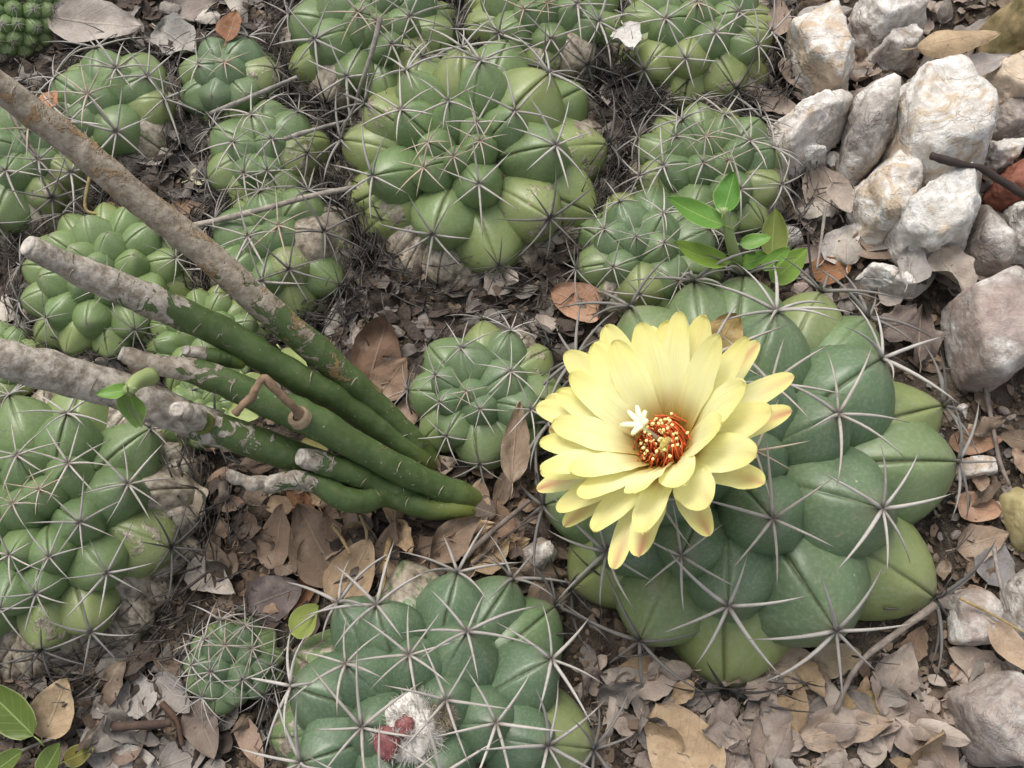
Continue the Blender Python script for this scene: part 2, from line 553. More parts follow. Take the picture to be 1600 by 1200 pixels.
def wool_mesh(name, mat, n, seed, rad=.25, ln=.3):
    rr = random.Random(seed); bag = Bag()
    for k in range(n):
        d = Vector((rr.gauss(0, 1), rr.gauss(0, 1), abs(rr.gauss(0, .8)))).normalized()
        st = d * rad * rr.uniform(.2, 1) ; st.z *= .5
        w = Vector((rr.uniform(-1, 1), rr.uniform(-1, 1), rr.uniform(-.2, 1)))
        pts = [st, st + d * ln * .35 + w * ln * .15, st + d * ln * .6 + w * ln * .45]
        bag.add(*tube([tuple(q) for q in pts], [.012, .011, .004], 3, cap=False))
    return mesh(name, bag.v, bag.f, mat)
AREOLE = wool_mesh('areole', m_plain('areole_felt', (.10, .085, .07), (.27, .235, .20), 900, .95), 26, 5, .09, .12)

CACTI = []
def fit(bbox, hr, z0=0.0):
    x0, y0, x1, y1 = bbox
    cx, cy = (x0 + x1) / 2, (y0 + y1) / 2
    G = P(cx, cy, 0); R = (x1 - x0) / 2 / pxcm(G)
    tx, ty = cx, cy
    for it in range(14):
        pts = []
        for i in range(9):
            th = math.pi / 2 * i / 8 * 1.05
            for k in range(20):
                a = 2 * math.pi * k / 20
                pts.append(proj(G + Vector((R * math.sin(th) * math.cos(a), R * math.sin(th) * math.sin(a), z0 + R * hr * math.cos(th)))))
        xs = [q[0] for q in pts]; ys = [q[1] for q in pts]
        R *= .5 + .5 * (x1 - x0) / (max(xs) - min(xs))
        tx += (cx - (max(xs) + min(xs)) / 2) * .8; ty += (cy - (max(ys) + min(ys)) / 2) * .8
        G = P(tx, ty, 0)
    return G, R

def hit(px, py, C, R, H):
    d = ray(px, py); o = CAMP - C
    s = Vector((1 / R, 1 / R, 1 / H))
    dd = Vector((d.x * s.x, d.y * s.y, d.z * s.z)); oo = Vector((o.x * s.x, o.y * s.y, o.z * s.z))
    a, b, c = dd.dot(dd), 2 * dd.dot(oo), oo.dot(oo) - 1
    disc = b * b - 4 * a * c
    t = (-b - math.sqrt(disc)) / (2 * a) if disc > 0 else -b / (2 * a)
    q = oo + dd * t
    q.normalize()
    return Vector((q.x * R, q.y * R, q.z * H))

def cactus(label, bbox, tips=(), hr=.62, apex=None, sp=None, bloom=.5, yellow=.3, spl=1.0, cat='cactus', singles=True,
           dead=70, fine=False, seed=0, dark=1.0, z0=None, cork=.25, sprays=True, grow=1.0, fill=1.22, sprayp=1.0, deadr=1.03, skirt=False, prot=1.55):
    rr = random.Random(seed * 31 + 5)
    z0 = .5 if z0 is None else z0
    G, R = fit(bbox, hr, z0)
    R *= grow
    H = R * hr
    C = Vector((G.x, G.y, z0))
    root = bpy.data.objects.new('globe_cactus', None)
    put(root, None, Matrix.Translation(Vector((G.x, G.y, gz(G.x, G.y)))))
    tag(root, label, cat, 'globe cacti crowding the bed')
    ap = hit(apex[0], apex[1], C, R, H) if apex else Vector((0, 0, H))
    ax = Vector((ap.x / R, ap.y / R, ap.z / H)).normalized()
    k0 = pxcm(C + ap)
    pts = []
    for t in tips:
        q = hit(t[0], t[1], C, R, H)
        pts.append([q, True, t[2] if len(t) > 2 else ''])
    def unit(q): return Vector((q.x / R, q.y / R, q.z / H))
    if sp is None:
        ds = []
        for i, a in enumerate(pts):
            dl = sorted((a[0] - b[0]).length for b in pts if b is not a)
            ds.append(sum(dl[:3]) / 3)
        spc = sum(ds) / len(ds)
    else:
        spc = sp / k0
    spc = min(spc, .58 * R)
    # fill the sides that no listed tubercle covers, in spiral order from the crown outwards
    frm = frame(ax, Vector((0, 1, .01)))
    cand = []
    ga = math.pi * (3 - math.sqrt(5))
    NC = 900
    for i in range(NC):
        cz = 1 - (i + .5) / NC * 1.32
        rad = math.sqrt(max(0, 1 - cz * cz))
        u = frm @ Vector((rad * math.cos(i * ga), rad * math.sin(i * ga), cz))
        if u.z * H + z0 < -.15: continue
        cand.append(Vector((u.x * R, u.y * R, u.z * H)))
    for q in cand:
        th = math.acos(max(-1, min(1, unit(q).normalized().dot(ax))))
        need = spc * fill * (.40 + .60 * min(1, th / .55))
        if all((q - b[0]).length > need * (.92 if not b[1] else 1.0) for b in pts):
            pts.append([q, False, ''])
    if skirt:                       # old dead tubercles, corky, round the foot
        for ring in range(2):
            nk = int(2 * math.pi * R / (spc * .95))
            for k in range(nk):
                an = 2 * math.pi * (k + .5 * ring + rr.uniform(-.2, .2)) / nk
                r = R * (rr.uniform(.96, 1.05) + .06 * ring)
                pts.append([Vector((r * math.cos(an), r * math.sin(an), (.02 if ring == 0 else -.7) - rr.uniform(0, .5))), False, 's'])
    # core
    bag_v, bag_f = [], []
    Rc, Hc = R - .80 * spc, H - .70 * spc
    for i in range(13):
        th = math.pi * .64 * i / 12
        for k in range(20):
            a = 2 * math.pi * k / 20
            w = 1 + .10 * noise.noise(Vector((math.cos(a) * 2 + seed, math.sin(a) * 2, th * 2)))
            bag_v.append((C.x + Rc * w * math.sin(th) * math.cos(a), C.y + Rc * w * math.sin(th) * math.sin(a), C.z + Hc * math.cos(th)))
    for i in range(12):
        for k in range(20):
            bag_f.append((i * 20 + k, (i + 1) * 20 + k, (i + 1) * 20 + (k + 1) % 20, i * 20 + (k + 1) % 20))
    body = wobj('body', bag_v, bag_f, M_CORE, root)
    nspine = 0
    for idx, (q, hand, flag) in enumerate(pts):
        dl = sorted((q - b[0]).length for b in pts if b[0] is not q and (b[2] != 's' or flag == 's'))
        near = sum(dl[:4]) / 4
        th = math.acos(max(-1, min(1, unit(q).normalized().dot(ax))))
        w = min(near, spc * 1.4) * rr.uniform(.535, .59)
        nrm = Vector((q.x / R ** 2, q.y / R ** 2, q.z / H ** 2)).normalized()
        a = (nrm * .55 + q.normalized() * .6 + Z * .16 + Vector((rr.uniform(-1, 1), rr.uniform(-1, 1), 0)) * .07).normalized()
        yref = ap - q
        F3 = frame(a, yref)
        L = min(w * prot * rr.uniform(.93, 1.07), .56 * (R * (1 - nrm.z) + H * nrm.z))
        T = C + q
        lowness = max(0, min(1, 1 - (q.z + z0) / (H + z0) * 1.35))
        yel = yellow * (.25 + lowness) * rr.uniform(.3, 1.3)
        ck = cork * (lowness ** 1.5) * rr.uniform(.1, 2.2)
        if flag == 'y': yel = max(yel, .5)
        if flag == 'c': ck = max(ck, .42); yel = max(yel, .5)
        if flag in ('d', 's'): ck = .8; yel = .5
        if not hand and q.z + z0 < H * .16: ck = max(ck, rr.uniform(.25, .75))
        bl = max(0, min(1, bloom * (1.25 - lowness * .9) + rr.uniform(-.15, .15)))
        tub = obj('tubercle', TUBM[(idx * 5 + seed) % 8], root, TRS(T - a * L, F3, (w * rr.uniform(.96, 1.08), w * rr.uniform(.95, 1.05), L)), (min(1, yel), min(.8, ck), bl))
        ar = obj('areole', AREOLE, tub, TRS(T - a * .03 * L, F3, (1, 1, 1)) @ Matrix.Scale(max(.6, min(1.5, w / 1.7)), 4))
        if 'n' in flag or not sprays or rr.random() > sprayp: continue
        # spines
        young = th < .24
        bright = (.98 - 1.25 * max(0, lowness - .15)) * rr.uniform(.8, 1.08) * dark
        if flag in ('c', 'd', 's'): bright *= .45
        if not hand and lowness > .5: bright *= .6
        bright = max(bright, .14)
        straw = .6 if young else (.10 if th < .6 else 0)
        sl = spl * min(spc, max(near, spc * .7)) * .86
        if young: sl *= .85
        F3s = frame((a + Z * .1).normalized(), yref)
        if hand and singles:
            ns = rr.choice((6, 6, 7, 7, 8))
            a0 = rr.uniform(0, 6.28)
            for j in range(ns):
                an = a0 + 2 * math.pi * (j + rr.uniform(-.2, .2)) / ns
                ln = sl * rr.uniform(.78, 1.12)
                # radial spines splay over the flank, steeper on the side that faces outwards
                M = TRS(T + a * .02, F3s @ Matrix.Rotation(an, 3, 'Z') @ Matrix.Rotation(rr.uniform(-.28, .12), 3, 'Y'), (ln, ln, ln))
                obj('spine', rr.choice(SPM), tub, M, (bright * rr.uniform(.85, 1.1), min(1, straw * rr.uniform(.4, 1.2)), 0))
        else:
            ln = sl * rr.uniform(.85, 1.1) * (.72 if lowness > .45 else 1)
            cm = FINECL if fine else CLM
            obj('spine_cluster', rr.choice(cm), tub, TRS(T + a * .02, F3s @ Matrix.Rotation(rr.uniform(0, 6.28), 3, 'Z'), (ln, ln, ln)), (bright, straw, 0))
    # skirt of dead spines round the foot
    if dead:
        bag = Bag()
        for k in range(dead):
            an = rr.uniform(0, 6.28); r = R * rr.uniform(.82, deadr)
            st = Vector((G.x + r * math.cos(an), G.y + r * math.sin(an), rr.uniform(.15, .7 + .22 * H)))
            tn = Vector((-math.sin(an), math.cos(an), 0)) * rr.choice((-1, 1))
            ou = Vector((math.cos(an), math.sin(an), 0))
            d = (tn * rr.uniform(.2, 1.2) + ou * rr.uniform(-.25, .75) + Z * rr.uniform(-.25, .3)).normalized()
            ln = min(spl * spc, 2.4) * rr.uniform(.4, 1.0)
            bend = (-ou * .5 - Z * rr.uniform(.1, .6)) * ln * .35
            p = [st + d * ln * s + bend * s * s for s in (0, .25, .5, .75, 1)]
            p = [Vector((u.x, u.y, max(u.z, gz(u.x, u.y) + .05))) for u in p]
            th_ = rr.uniform(.02, .042) * min(1.3, spc / 2.2 + .3)
            bag.add(*tube([tuple(u) for u in p], [th_, th_ * .95, th_ * .8, th_ * .55, .006], 4))
        o = wobj('dead_spines', bag.v, bag.f, M_DEAD, root)
        o['kind'] = 'stuff'
    info = dict(root=root, G=G, R=R, H=H, C=C, ap=ap, spc=spc, ax=ax)
    CACTI.append(info)
    return info

C1 = cactus('largest blue-green globe cactus crowned by a pale yellow flower', (838, 425, 1500, 1085),
    [(1213, 487), (1378, 561), (1309, 648), (1496, 722), (1378, 795), (1207, 811), (1138, 946), (1306, 985), (1466, 938, 'y'), (1131, 1086, 'y'),
     (1000, 1000), (873, 936, 'y'), (949, 862), (850, 790), (1364, 487), (1486, 630, 'y'), (1284, 455, 'y'), (1162, 424), (1084, 440), (1065, 868), (1205, 600), (1105, 560),
     (985, 480), (900, 560), (860, 660), (1110, 700, 'n'), (1180, 705), (1030, 780)],
    hr=.60, apex=(1130, 715), bloom=.75, yellow=.25, spl=1.02, seed=1, dead=80, cork=.12)
C2 = cactus('blue-green globe cactus with white wool and red fruit on its crown', (415, 885, 940, 1405),
    [(589, 946), (730, 988), (715, 895), (861, 1031), (640, 1024), (541, 1038), (456, 1072), (566, 1137), (697, 1094), (775, 1130), (471, 1191),
     (530, 942), (868, 948), (926, 1170, 'y'), (800, 905), (690, 1210), (600, 1235), (855, 1165)],
    hr=.66, apex=(640, 1140), bloom=.95, yellow=.12, spl=1.2, seed=2, cork=.1)
C3 = cactus('green globe cactus with fat spreading tubercles at the top of the dark leaf hollow', (527, 78, 955, 425),
    [(748, 288), (662, 262), (583, 275), (627, 172), (701, 159), (805, 175), (750, 221), (669, 223), (745, 192), (868, 228), (859, 341, 'c'), (677, 366),
     (950, 226, 'c'), (858, 115, 'y'), (751, 96), (723, 75, 'y'), (635, 111), (571, 162, 'c'), (534, 219, 'y'), (530, 331, 'c'), (566, 368, 'c'), (709, 245)],
    hr=.62, apex=(709, 240), bloom=.22, yellow=.4, spl=1.15, seed=3, dead=420, deadr=1.3, skirt=True)
C4 = cactus('wide green globe cactus with yellowed corky lower tubercles under the grey stem', (-165, 605, 312, 1040),
    [(107, 725), (200, 757), (27, 712), (20, 787), (125, 817), (167, 895), (77, 870), (15, 867), (57, 927), (0, 950), (142, 987, 'y'), (267, 855, 'c'),
     (310, 765, 'd'), (255, 962, 'd'), (105, 647), (65, 1015, 'c'), (235, 670), (135, 1035, 'd'), (62, 765), (-60, 800), (-50, 700)],
    hr=.62, apex=(60, 770), bloom=.35, yellow=.35, spl=1.05, seed=4, dead=420, deadr=1.3, skirt=True)
C5 = cactus('small round blue-green cactus close beside the foot of the green stems', (635, 490, 885, 752),
    [(721, 544), (798, 581), (750, 640), (698, 681), (687, 629), (681, 587), (798, 517), (750, 725), (650, 700), (638, 610), (755, 490, 'y'), (840, 505, 'd'),
     (868, 540, 'c'), (829, 640), (729, 612)],
    hr=.66, apex=(730, 615), bloom=.6, yellow=.3, spl=1.0, seed=5, dead=50)
C6 = cactus('low green cactus with straw tipped crown behind the seedling', (888, 305, 1140, 500),
    [(944, 359), (994, 371), (1038, 381), (959, 418), (901, 420), (968, 315), (1037, 334), (1110, 358), (1000, 460, 'y'), (1060, 440)],
    hr=.62, apex=(995, 403), bloom=.5, yellow=.3, spl=.95, seed=6, dead=40)
C7 = cactus('green globe cactus against the wedge shaped white rock', (985, 187, 1228, 372),
    [(1056, 214), (1103, 214), (1172, 221), (1037, 259), (1099, 255), (1139, 251), (1157, 296), (1221, 289, 'y'), (1133, 180), (1210, 232), (1065, 188), (1000, 275, 'y')],
    hr=.64, apex=(1120, 232), bloom=.35, yellow=.4, spl=1.34, grow=1.1, seed=7, dead=420, deadr=1.3, skirt=True)
C8 = cactus('green globe cactus beside the squarish layered rock', (965, -55, 1212, 172),
    [(1040, 30), (1118, 52), (1072, 92, 'y'), (1184, 71), (1150, 139, 'c'), (1007, 109, 'y'), (1154, 19), (1090, 5), (1205, 50, 'y')],
    hr=.64, apex=(1090, 15), bloom=.3, yellow=.55, spl=1.16, grow=1.1, seed=8, dead=420, deadr=1.3, skirt=True)
C9 = cactus('green globe cactus with a ragged pale leaf caught at its side', (738, -65, 965, 128),
    [(861, 61), (935, 34), (780, 52), (819, 15), (902, 7), (918, 101, 'd'), (850, 105, 'c')],
    hr=.64, apex=(850, 5), bloom=.25, yellow=.5, spl=1.34, grow=1.17, seed=9, dead=420, deadr=1.3, skirt=True, cork=.4)
C10 = cactus('densely spined green globe cactus behind the upright dead stalk', (460, -65, 705, 185),
    [(589, 34), (640, 27), (542, 120), (493, 62), (560, 20), (612, 70), (660, 90, 'c'), (510, 160, 'd')],
    hr=.66, apex=(575, 20), bloom=.35, yellow=.4, spl=1.40, grow=1.17, seed=10, dead=420, deadr=1.3, skirt=True, cork=.35)
C11 = cactus('small egg shaped green cactus below the curled brown leaf', (288, 55, 438, 205),
    [(351, 98), (388, 58), (430, 108, 'c'), (310, 101), (330, 150, 'n'), (385, 150, 'n')],
    hr=.75, apex=(335, 95), bloom=.55, yellow=.3, spl=1.16, grow=1.17, seed=11, dead=230, deadr=1.3, skirt=True)
C12 = cactus('small many spined cactus pressed between two larger green cacti', (330, 168, 508, 330),
    [(418, 267), (381, 270), (425, 218), (364, 223), (393, 180), (480, 240, 'c'), (440, 310)],
    hr=.66, apex=(395, 215), bloom=.4, yellow=.4, spl=1.22, grow=1.17, seed=12, dead=230, deadr=1.3, skirt=True, cork=.3)
C13 = cactus('green cactus with corky flank under the long pale stick', (335, 312, 545, 478),
    [(435, 353), (388, 370), (452, 421, 'c'), (506, 363, 'd'), (360, 420), (410, 440)],
    hr=.66, apex=(420, 345), bloom=.3, yellow=.45, spl=1.34, grow=1.17, seed=13, dead=420, deadr=1.3, skirt=True, cork=.5)
C14 = cactus('green cactus with white starry spines behind the long tan stem', (78, 88, 277, 262),
    [(137, 148), (182, 108), (182, 206), (256, 155, 'y'), (230, 120), (110, 190)],
    hr=.66, apex=(130, 150), bloom=.3, yellow=.5, spl=1.34, grow=1.17, seed=14, dead=230, deadr=1.3, skirt=True, cork=.35)
C15 = cactus('low green cactus crossed by a thin wiry stalk', (-70, 185, 158, 338),
    [(44, 202), (10, 267), (81, 310, 'c'), (60, 250), (110, 270, 'y')],
    hr=.62, apex=(30, 215), bloom=.4, yellow=.45, spl=1.34, grow=1.17, seed=15, dead=230, deadr=1.3, skirt=True)
C16 = cactus('bald yellow-green cactus under the broken pale stem end', (48, 345, 293, 545), (),
    hr=.62, sp=66, sprayp=.35, fill=1.0, bloom=.15, yellow=.5, spl=1.10, grow=1.17, seed=16, dead=230, deadr=1.3, skirt=True, singles=False)
C17 = cactus('half hidden yellow-green cactus above the thick grey stem', (-75, 500, 78, 642), (),
    hr=.6, sp=56, sprayp=.5, fill=1.0, bloom=.15, yellow=.55, spl=.8, seed=17, dead=30, singles=False)
C18 = cactus('small pale cactus peeping between the slanting green stems', (225, 470, 425, 600), (),
    hr=.6, sp=48, fill=1.0, bloom=.1, yellow=.5, spl=.3, seed=18, dead=15, singles=False, sprays=False)
C19 = cactus('tiny yellow-green cactus under the small cut stem', (245, 592, 385, 695), (),
    hr=.5, sp=38, fill=1.0, bloom=.05, yellow=.6, spl=.3, seed=19, dead=10, singles=False, sprays=False)
C20 = cactus('dwarf two lobed cactus bristling with straw spines beside the woolly one', (286, 946, 446, 1135),
    [(395, 962), (379, 1062), (352, 1009), (368, 1100, 'n'), (320, 1000), (330, 1050), (300, 1040), (345, 970), (432, 985, 'n')],
    hr=.75, apex=(352, 1009), bloom=.6, yellow=.15, spl=1.6, fill=.9, seed=20, dead=25, cork=.05)
# prickly plant of another kind in the corner
def fine_cactus():
    i = cactus('dark green finely spined cactus in the shade of the grey leaf', (-90, -90, 118, 105), (), hr=.7, sp=24, fill=1.0, bloom=0, yellow=.25, spl=.75,
               seed=21, dead=0, singles=False, fine=True, cork=0)
    return i
C21 = fine_cactus()
# a few more at the edge of the bed
cactus('green globe cactus just behind the densely spined one', (590, -260, 800, -40), (), hr=.62, sp=70, fill=1.0, bloom=.3, yellow=.4, seed=22, singles=False, dead=30)
cactus('green globe cactus beyond the small egg shaped one', (360, -190, 480, 12), (), hr=.62, sp=60, fill=1.0, bloom=.35, yellow=.4, seed=23, singles=False, dead=30)

# ------------------------------------------------------------------ wool and fruit on C2
WISP = wool_mesh('wool_wisp', M_WOOL, 60, 12, .16, .30)
apw = C2['C'] + C2['ap']
F3 = frame(C2['ax'], Vector((0, 1, 0)))
wl_ = obj('wool_tuft', wool_mesh('wool_tuft', M_WOOL, 1500, 3, 1.0, .36), C2['root'], TRS(apw - F3 @ Vector((-.15, -.05, .42)), F3, (1.05, 1.3, .8)))
wl_['label'] = 'white woolly crown tuft'
def blob(name, c, r3, mat, parent, seed, F=None):
    me = bmesh.new(); bmesh.ops.create_icosphere(me, subdivisions=3, radius=1)
    v = []
    for q in me.verts:
        d = q.co.copy(); k = 1 + .28 * noise.noise(d * 1.7 + Vector((seed, 0, 0))) + .1 * noise.noise(d * 5)
        v.append((d.x * r3[0] * k, d.y * r3[1] * k, d.z * r3[2] * k))
    me.verts.index_update()
    f = [tuple(x.index for x in p.verts) for p in me.faces]; me.free()
    return obj(name, mesh(name, v, f, mat), parent, TRS(c, F or Matrix.Identity(3), (1, 1, 1)))
blob('pad', apw - F3 @ Vector((0, 0, .55)), (1.05, 1.3, .55), M_WOOL, wl_, 2, F3)
for (fx, fy, r) in ((604, 1160, .60), (632, 1134, .42)):
    d = hit(fx, fy, C2['C'], C2['R'], C2['H'])
    o = blob('fruit', C2['C'] + d + Z * .06, (r * .8, r, r * .38), M_FRUIT, wl_, fx, F3)
    o['label'] = 'red torn fruit'
for (fx, fy) in ((618, 1148), (590, 1148), (612, 1180), (640, 1150), (622, 1120)):
    d = hit(fx, fy, C2['C'], C2['R'], C2['H'])
    obj('wool_wisp', WISP, wl_, TRS(C2['C'] + d + Z * .10, F3, (1, 1, .8)))
wl2 = obj('wool_tuft', wool_mesh('wool_tuft', M_TANWOOL, 260, 8, .5, .35), C2['root'], TRS(C2['C'] + hit(690, 1120, C2['C'], C2['R'], C2['H']) - Z * .2, F3, (1, 1, .7)))

# ------------------------------------------------------------------ the flower on C1
FC = P(1046, 704, 7.0)                                  # throat of the flower
base = C1['C'] + C1['ap'] * .93
fax = (Vector((-.64, .30, 1.0))).normalized()
FF = frame(fax, Vector((0, 1, 0)))
tb = spline([tuple(base - Z * .6), tuple(base * .45 + FC * .55 - fax * 1.2), tuple(FC - fax * 1.2), tuple(FC - fax * .1)], 12)
v, f, t = tube(tb, [.7, .7, .7, .72, .75, .78, .82, .86, .92, .95, 1.0, 1.0], 16)
s_tube = m_plain('flower_tube', (.30, .34, .10), (.55, .52, .20), 200, .6)
flower = wobj('flower', v, f, s_tube, C1['root'])
flower['label'] = 'large pale yellow many petalled flower with red filaments'

def petal_mesh(L, W, th0, th1, seed, r0=.55, cup=.16):
    rr = random.Random(seed); NU, NV = 15, 9
    r, h = r0, 0.0
    v, f, uv = [], [], []
    ex = rr.uniform(3.8, 6.0); pinch = rr.uniform(.0, .05); wav = rr.uniform(.02, .07); sk = rr.uniform(-.10, .10)
    notch = rr.uniform(0, .04)
    for i in range(NU):
        u = 1 - (1 - i / (NU - 1)) ** 1.7
        th = th0 + (th1 - th0) * (1 - (1 - u) ** 1.6)
        if i:
            du = u - (1 - (1 - (i - 1) / (NU - 1)) ** 1.7)
            r += L * du * math.sin(th); h += L * du * math.cos(th)
        w = W * (1 + .09 * noise.noise(Vector((u * 6, seed, 2)))) * (.42 + .58 * min(1, (u / .58)) ** 1.1) * max(0, 1 - u ** ex) ** .5 + .012
        for j in range(NV):
            s = (j / (NV - 1)) * 2 - 1
            up = cup * W * s * s * (1 - .55 * u) - .05 * W * math.exp(-(s / .12) ** 2) + wav * 1.6 * noise.noise(Vector((u * 4, s * 2, seed))) + .035 * noise.noise(Vector((u * 9, s * 5, seed)))
            rad = r - up * math.cos(th); hh = h + up * math.sin(th)
            end = -notch * L * math.exp(-(s / .2) ** 2) * max(0, u - .9) * 8
            v.append((w * s + sk * u * u * L * .4, rad + end * math.sin(th), hh + end * math.cos(th)))
            uv.append((j / (NV - 1), u))
    for i in range(NU - 1):
        for j in range(NV - 1):
            a = i * NV + j
            f.append((a, a + 1, a + NV + 1, a + NV))
    return mesh('petal', v, f, M_PETAL, uv=uv)
pr = random.Random(11)
def whorl(n, L, W, a0, a1, off, pink, lift, r0, gap=None):
    for k in range(n):
        an = off + 2 * math.pi * (k + pr.uniform(-.24, .24)) / n
        me = petal_mesh(L * pr.uniform(.88, 1.06), W * pr.uniform(.86, 1.12), math.radians(a0 + pr.uniform(-4, 4)), math.radians(a1 + pr.uniform(-6, 6)), pr.random() * 50, r0)
        M = TRS(FC + fax * lift, FF @ Matrix.Rotation(an, 3, 'Z') @ Matrix.Rotation(pr.uniform(-.08, .08), 3, 'Y'), (1, 1, 1))
        obj('petal', me, flower, M, (pink * pr.uniform(.3, 1.3), 0, 0))
whorl(14, 4.85, .66, 46, 80, .1, 1.0, -.35, .75)
whorl(13, 4.95, .77, 38, 66, .36, .12, -.15, .72)
whorl(12, 4.75, .77, 30, 54, .08, 0, .0, .66)
for an in (.35, .95, 1.6, 2.3):
    me = petal_mesh(4.3 * pr.uniform(.93, 1.05), .70, math.radians(26), math.radians(48), an * 7, .62)
    obj('petal', me, flower, TRS(FC + fax * .05, FF @ Matrix.Rotation(an, 3, 'Z'), (1, 1, 1)), (0, 0, 0))
# two small inner petals folded over the stamens
for an, L, W in ((-2.3, 1.5, .30), (-2.75, 1.25, .28)):
    obj('petal', petal_mesh(L, W, math.radians(-18), math.radians(14), an, .62, .3), flower, TRS(FC + fax * .1, FF @ Matrix.Rotation(an, 3, 'Z'), (1, 1, 1)), (0, 0, 0))
fil, anth = Bag(), Bag()
for k in range(330):
    an = pr.uniform(0, 6.28); rb = pr.uniform(.2, 1.0); ht = pr.uniform(.95, 1.75) * (1.15 - .35 * rb)
    tw = an + pr.uniform(.4, 1.1)
    rt = rb * pr.uniform(.75, 1.15) + .05
    p0 = Vector((rb * math.cos(an), rb * math.sin(an), -.15))
    p1 = Vector((rt * 1.15 * math.cos((an + tw) / 2), rt * 1.15 * math.sin((an + tw) / 2), ht * .6))
    p2 = Vector((rt * math.cos(tw), rt * math.sin(tw), ht))
    pts = spline([tuple(p0), tuple(p1), tuple(p2)], 6)
    fil.add(*tube(pts, [.032] * 6, 4))
    if pr.random() < .36 and (k % 2 or p2.y > -.1):
        e = Vector((pr.uniform(-1, 1), pr.uniform(-1, 1), pr.uniform(-.3, .6))).normalized() * .075
        anth.add(*tube([tuple(p2 - e), tuple(p2 - e * .4), tuple(p2 + e * .4), tuple(p2 + e)], [.025, .062, .062, .025], 6))
ST = TRS(FC - fax * .25, FF, (1, 1, 1))
o = obj('stamens', mesh('stamens', fil.v, fil.f, M_FIL), flower, ST); o['kind'] = 'stuff'; o['label'] = 'orange red filaments'
o = obj('anthers', mesh('anthers', anth.v, anth.f, M_ANTH), flower, ST); o['kind'] = 'stuff'
sb = Bag()
top = Vector((-.38, .28, 1.85))
sb.add(*tube(spline([(0, 0, 0), (-.15, .15, .9), tuple(top)], 6), [.11] * 6, 8))
for an, ln, el in ((1.75, .80, .45), (2.3, .85, .3), (3.0, .9, .15), (3.95, .55, .2), (1.05, .6, .6), (.3, .35, .5)):
    d = Vector((math.cos(an) * math.cos(el), math.sin(an) * math.cos(el), math.sin(el)))
    sb.add(*tube(spline([tuple(top - d * .05), tuple(top + d * ln * .5 + Z * .06), tuple(top + d * ln)], 6), [.12, .12, .115, .11, .10, .06], 8))
obj('stigma', mesh('stigma', sb.v, sb.f, M_STIG), flower, ST)

# ------------------------------------------------------------------ rocks
ICO = {}
def ico(sub):
    if sub not in ICO:
        b = bmesh.new(); bmesh.ops.create_icosphere(b, subdivisions=sub, radius=1)
        b.verts.index_update()
        ICO[sub] = (np.array([tuple(q.co) for q in b.verts]), [tuple(x.index for x in p.verts) for p in b.faces]); b.free()
    return ICO[sub]
ROCKS = []
def rock_shape(poly, c, h, seed, sub=5, sharp=16, rough=1.0):
    """poly: world points of the outline; c: centre; rounded intersection of the side planes and some top facets"""
    rr = random.Random(seed); D, F = ico(sub)
    planes = []
    n = len(poly)
    for i in range(n):
        a, b = poly[i], poly[(i + 1) % n]
        e = (b - a); e.z = 0
        if e.length < .05: continue
        nn = Vector((e.y, -e.x, 0)).normalized()
        if nn.dot(a - c) < 0: nn = -nn
        d = max(.25, nn.dot((a + b) / 2 - c))
        nv = (nn + Z * rr.uniform(-.05, .38)).normalized()
        planes.append((nv, d))
    for k in range(3):
        tl = Vector((rr.uniform(-1, 1), rr.uniform(-1, 1), 0)) * (.12 if k == 0 else .6)
        nv = (Z + tl).normalized()
        planes.append((nv, h * (.55 if k == 0 else rr.uniform(.55, .75))))
    planes.append(((-Z + Vector((rr.uniform(-.1, .1), rr.uniform(-.1, .1), 0))).normalized(), h * .55))
    for k in range(6):
        dv = Vector((rr.gauss(0, 1), rr.gauss(0, 1), abs(rr.gauss(0, .9)))).normalized()
        q = sum(max(0, dv.dot(nv) / d) ** 30 for nv, d in planes) ** (-1 / 30)
        planes.append((dv, q * rr.uniform(.94, 1.02)))
    S = np.zeros(len(D))
    for nv, d in planes:
        S += np.maximum(0, D @ np.array(nv) / d) ** sharp
    r = S ** (-1 / sharp)
    size = float(np.mean(r))
    v = []
    off = Vector((seed * 3.1, 0, 0))
    for dd, q in zip(D, r):
        p = Vector(dd) * float(q)
        k = noise.fractal(p * 1.1 / max(.6, size * .6) + off, 1.0, 2.1, 4) * .085 * size * rough
        k += abs(noise.noise(p * 2.8 + off)) * -.10 * rough + noise.noise(p * 6 + off) * .035 * rough
        p = p + Vector(dd) * k
        v.append(tuple(p))
    return v, F
def rock(label, px, h, colr, seed, sharp=60, rough=1.15, lift=0.0, sub=5, group=None):
    zc = h * .5 + lift
    poly = [P(x, y, zc) for x, y in px]
    c = sum(poly, Vector()) / len(poly)
    v, F = rock_shape(poly, c, h, seed, sub, sharp, rough)
    o = wobj('rock', np.array(v) + np.array(c), F, M_ROCK, color=colr)
    tag(o, label, 'rock', group)
    ROCKS.append((c, max((p - c).length for p in poly)))
    return o
rock('squarish layered rock with a tan band', [(1225, 49), (1319, 32), (1334, 45), (1332, 94), (1322, 142), (1270, 152), (1255, 112), (1225, 86)], 3.4, (.35, .55, .2), 31)
rock('smooth pale rock with a slanting flat top behind the long tan leaf', [(1334, 0), (1412, -12), (1468, 19), (1427, 49), (1370, 66), (1345, 37)], 3.0, (.40, .15, .25), 32)
rock('small grey white rock touching the long tan leaf', [(1375, 60), (1420, 51), (1439, 71), (1435, 90), (1394, 99), (1362, 90)], 2.2, (.55, .1, .1), 33)
rock('wedge shaped white rock pointing at the layered rock', [(1193, 190), (1326, 142), (1337, 150), (1311, 191), (1247, 244), (1208, 225)], 2.6, (.12, .25, .25), 34, 60, lift=.5)
